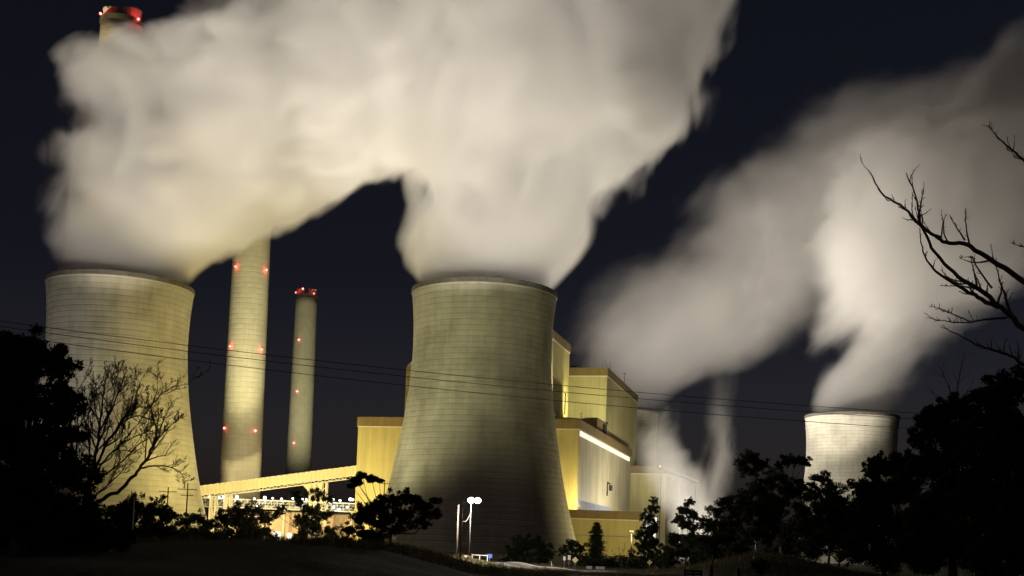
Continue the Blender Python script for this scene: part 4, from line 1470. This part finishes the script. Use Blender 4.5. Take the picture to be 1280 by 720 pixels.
sign('give_way_sign', 'small triangular give way sign at the foot of the street lamp', 582, 696, 211, 'triangle', 0.42, 'redpaint', 'paint')
sign('parking_sign', 'blue square sign right of the street lamp', 612, 695, 213, 'square', 0.45, 'bluepaint')
sign('notice_sign', 'left of the two upright pale notice signs by the road', 705.5, 698, 224, 'tall', 0.38, 'paint')
sign('notice_sign', 'right and taller of the two upright pale notice signs by the road', 711.5, 697, 226, 'tall', 0.44, 'paint')
sign('warning_sign', 'diamond warning sign beside the two upright notice signs', 719, 700, 222, 'diamond', 0.6, 'orangepaint')
sign('warning_sign', 'diamond warning sign standing alone by the roadside conifers', 812, 703, 222, 'diamond', 0.5, 'orangepaint')

# guard rail beside the lamp
r0, r1 = W(590, 700, 214), W(609, 703, 211)
rl = thing('guard_rail', 'low white guard rail beside the street lamp', 'guard rail', (r0.x, r0.y, G(r0.x, r0.y)))
gd = Vector((r1.x - r0.x, r1.y - r0.y, G(r1.x, r1.y) - G(r0.x, r0.y)))
MB().bar((0, 0, 0.95), (gd.x, gd.y, gd.z + 0.95), 0.06, 0.14).build('rail', M['paint'], rl)
for f in (0.0, 0.5, 1.0):
    MB().box(-0.06, 0.06, 0.04, 0.16, -0.4, 1.05).build('post', M['paint'], rl).location = gd * f
for px, py, Y, tilt, lab in ((627.5, 704, 196, 0.0, 'white guide post at the near edge of the lit road'), (690, 707, 221, -0.16, 'white guide post leaning over at the far edge of the road')):
    p = W(px, py, Y)
    z0 = G(p.x, Y)
    t = thing('guide_post', lab, 'guide post', (p.x, Y, z0), 0, 'white guide posts along the road')
    t.rotation_euler = (0, tilt, 0)
    MB().box(-0.06, 0.06, -0.02, 0.02, -0.3, 1.05).build('post', M['paint'], t)
    MB().box(-0.05, 0.05, -0.03, -0.022, 0.75, 0.9).build('reflector', M['redpaint'], t)
for px, Y, wd, ht, lab in ((737, 226, 0.9, 0.5, 'small pale cabinet nearest the road signs'), (751, 224, 1.5, 0.45, 'long low pale cabinet right of the small one')):
    x = W(px, 700, Y).x
    t = thing('roadside_cabinet', lab, 'cabinet', (x, Y, G(x, Y)), 0.2, 'pale roadside cabinets')
    MB().box(-wd / 2, wd / 2, -0.25, 0.25, -0.2, ht).build('body', M['cabinet'], t)
    MB().box(-wd / 2 - 0.04, wd / 2 + 0.04, -0.3, 0.3, ht, ht + 0.06).build('lid', M['paint'], t)
# black timber posts and a barrier in front of the right mound
x0, x1 = W(855, 712, 150).x, W(878, 712, 150).x
zt = W(866, 712.5, 150).z
zg = G((x0 + x1) / 2, 150)
bt = thing('timber_barrier', 'black timber barrier before the grassy mound', 'barrier', ((x0 + x1) / 2, 150, zg))
hw = (x1 - x0) / 2
for k in range(3):
    z = (zt - zg) * (0.28 + 0.3 * k)
    MB().box(-hw, hw, -0.1, -0.02, z - 0.12, z + 0.14).build('rail', M['moss'], bt)
for x in (-hw + 0.12, 0, hw - 0.12):
    MB().box(x - 0.1, x + 0.1, -0.018, 0.18, -0.3, zt - zg).build('post', M['moss'], bt)
for px, py, lab in ((889, 709, 'black timber post below the forked gum tree'), (923, 711, 'black timber post alone before the grassy mound')):
    p = W(px, py, 152)
    t = thing('timber_post', lab, 'post', (p.x, 152, G(p.x, 152)), 0, 'black timber posts before the mound')
    MB().tube([(0, 0, -0.3), (0, 0, p.z - G(p.x, 152))], [0.3, 0.24], 8).build('post', M['moss'], t)
    MB().tube([(0, 0, p.z - G(p.x, 152)), (0, 0, p.z - G(p.x, 152) + 0.08)], [0.27, 0.1], 8).build('cap', M['moss'], t)
lobed_tree('shrub', 'black rounded shrub before the grassy mound', 'shrub', 150, 951, [(944, 706, 5), (952, 702, 5), (958, 708, 5), (950, 711, 7)], 0.14, 1.2, 0.08, 'leafdark', seed=61, fork=0.2)
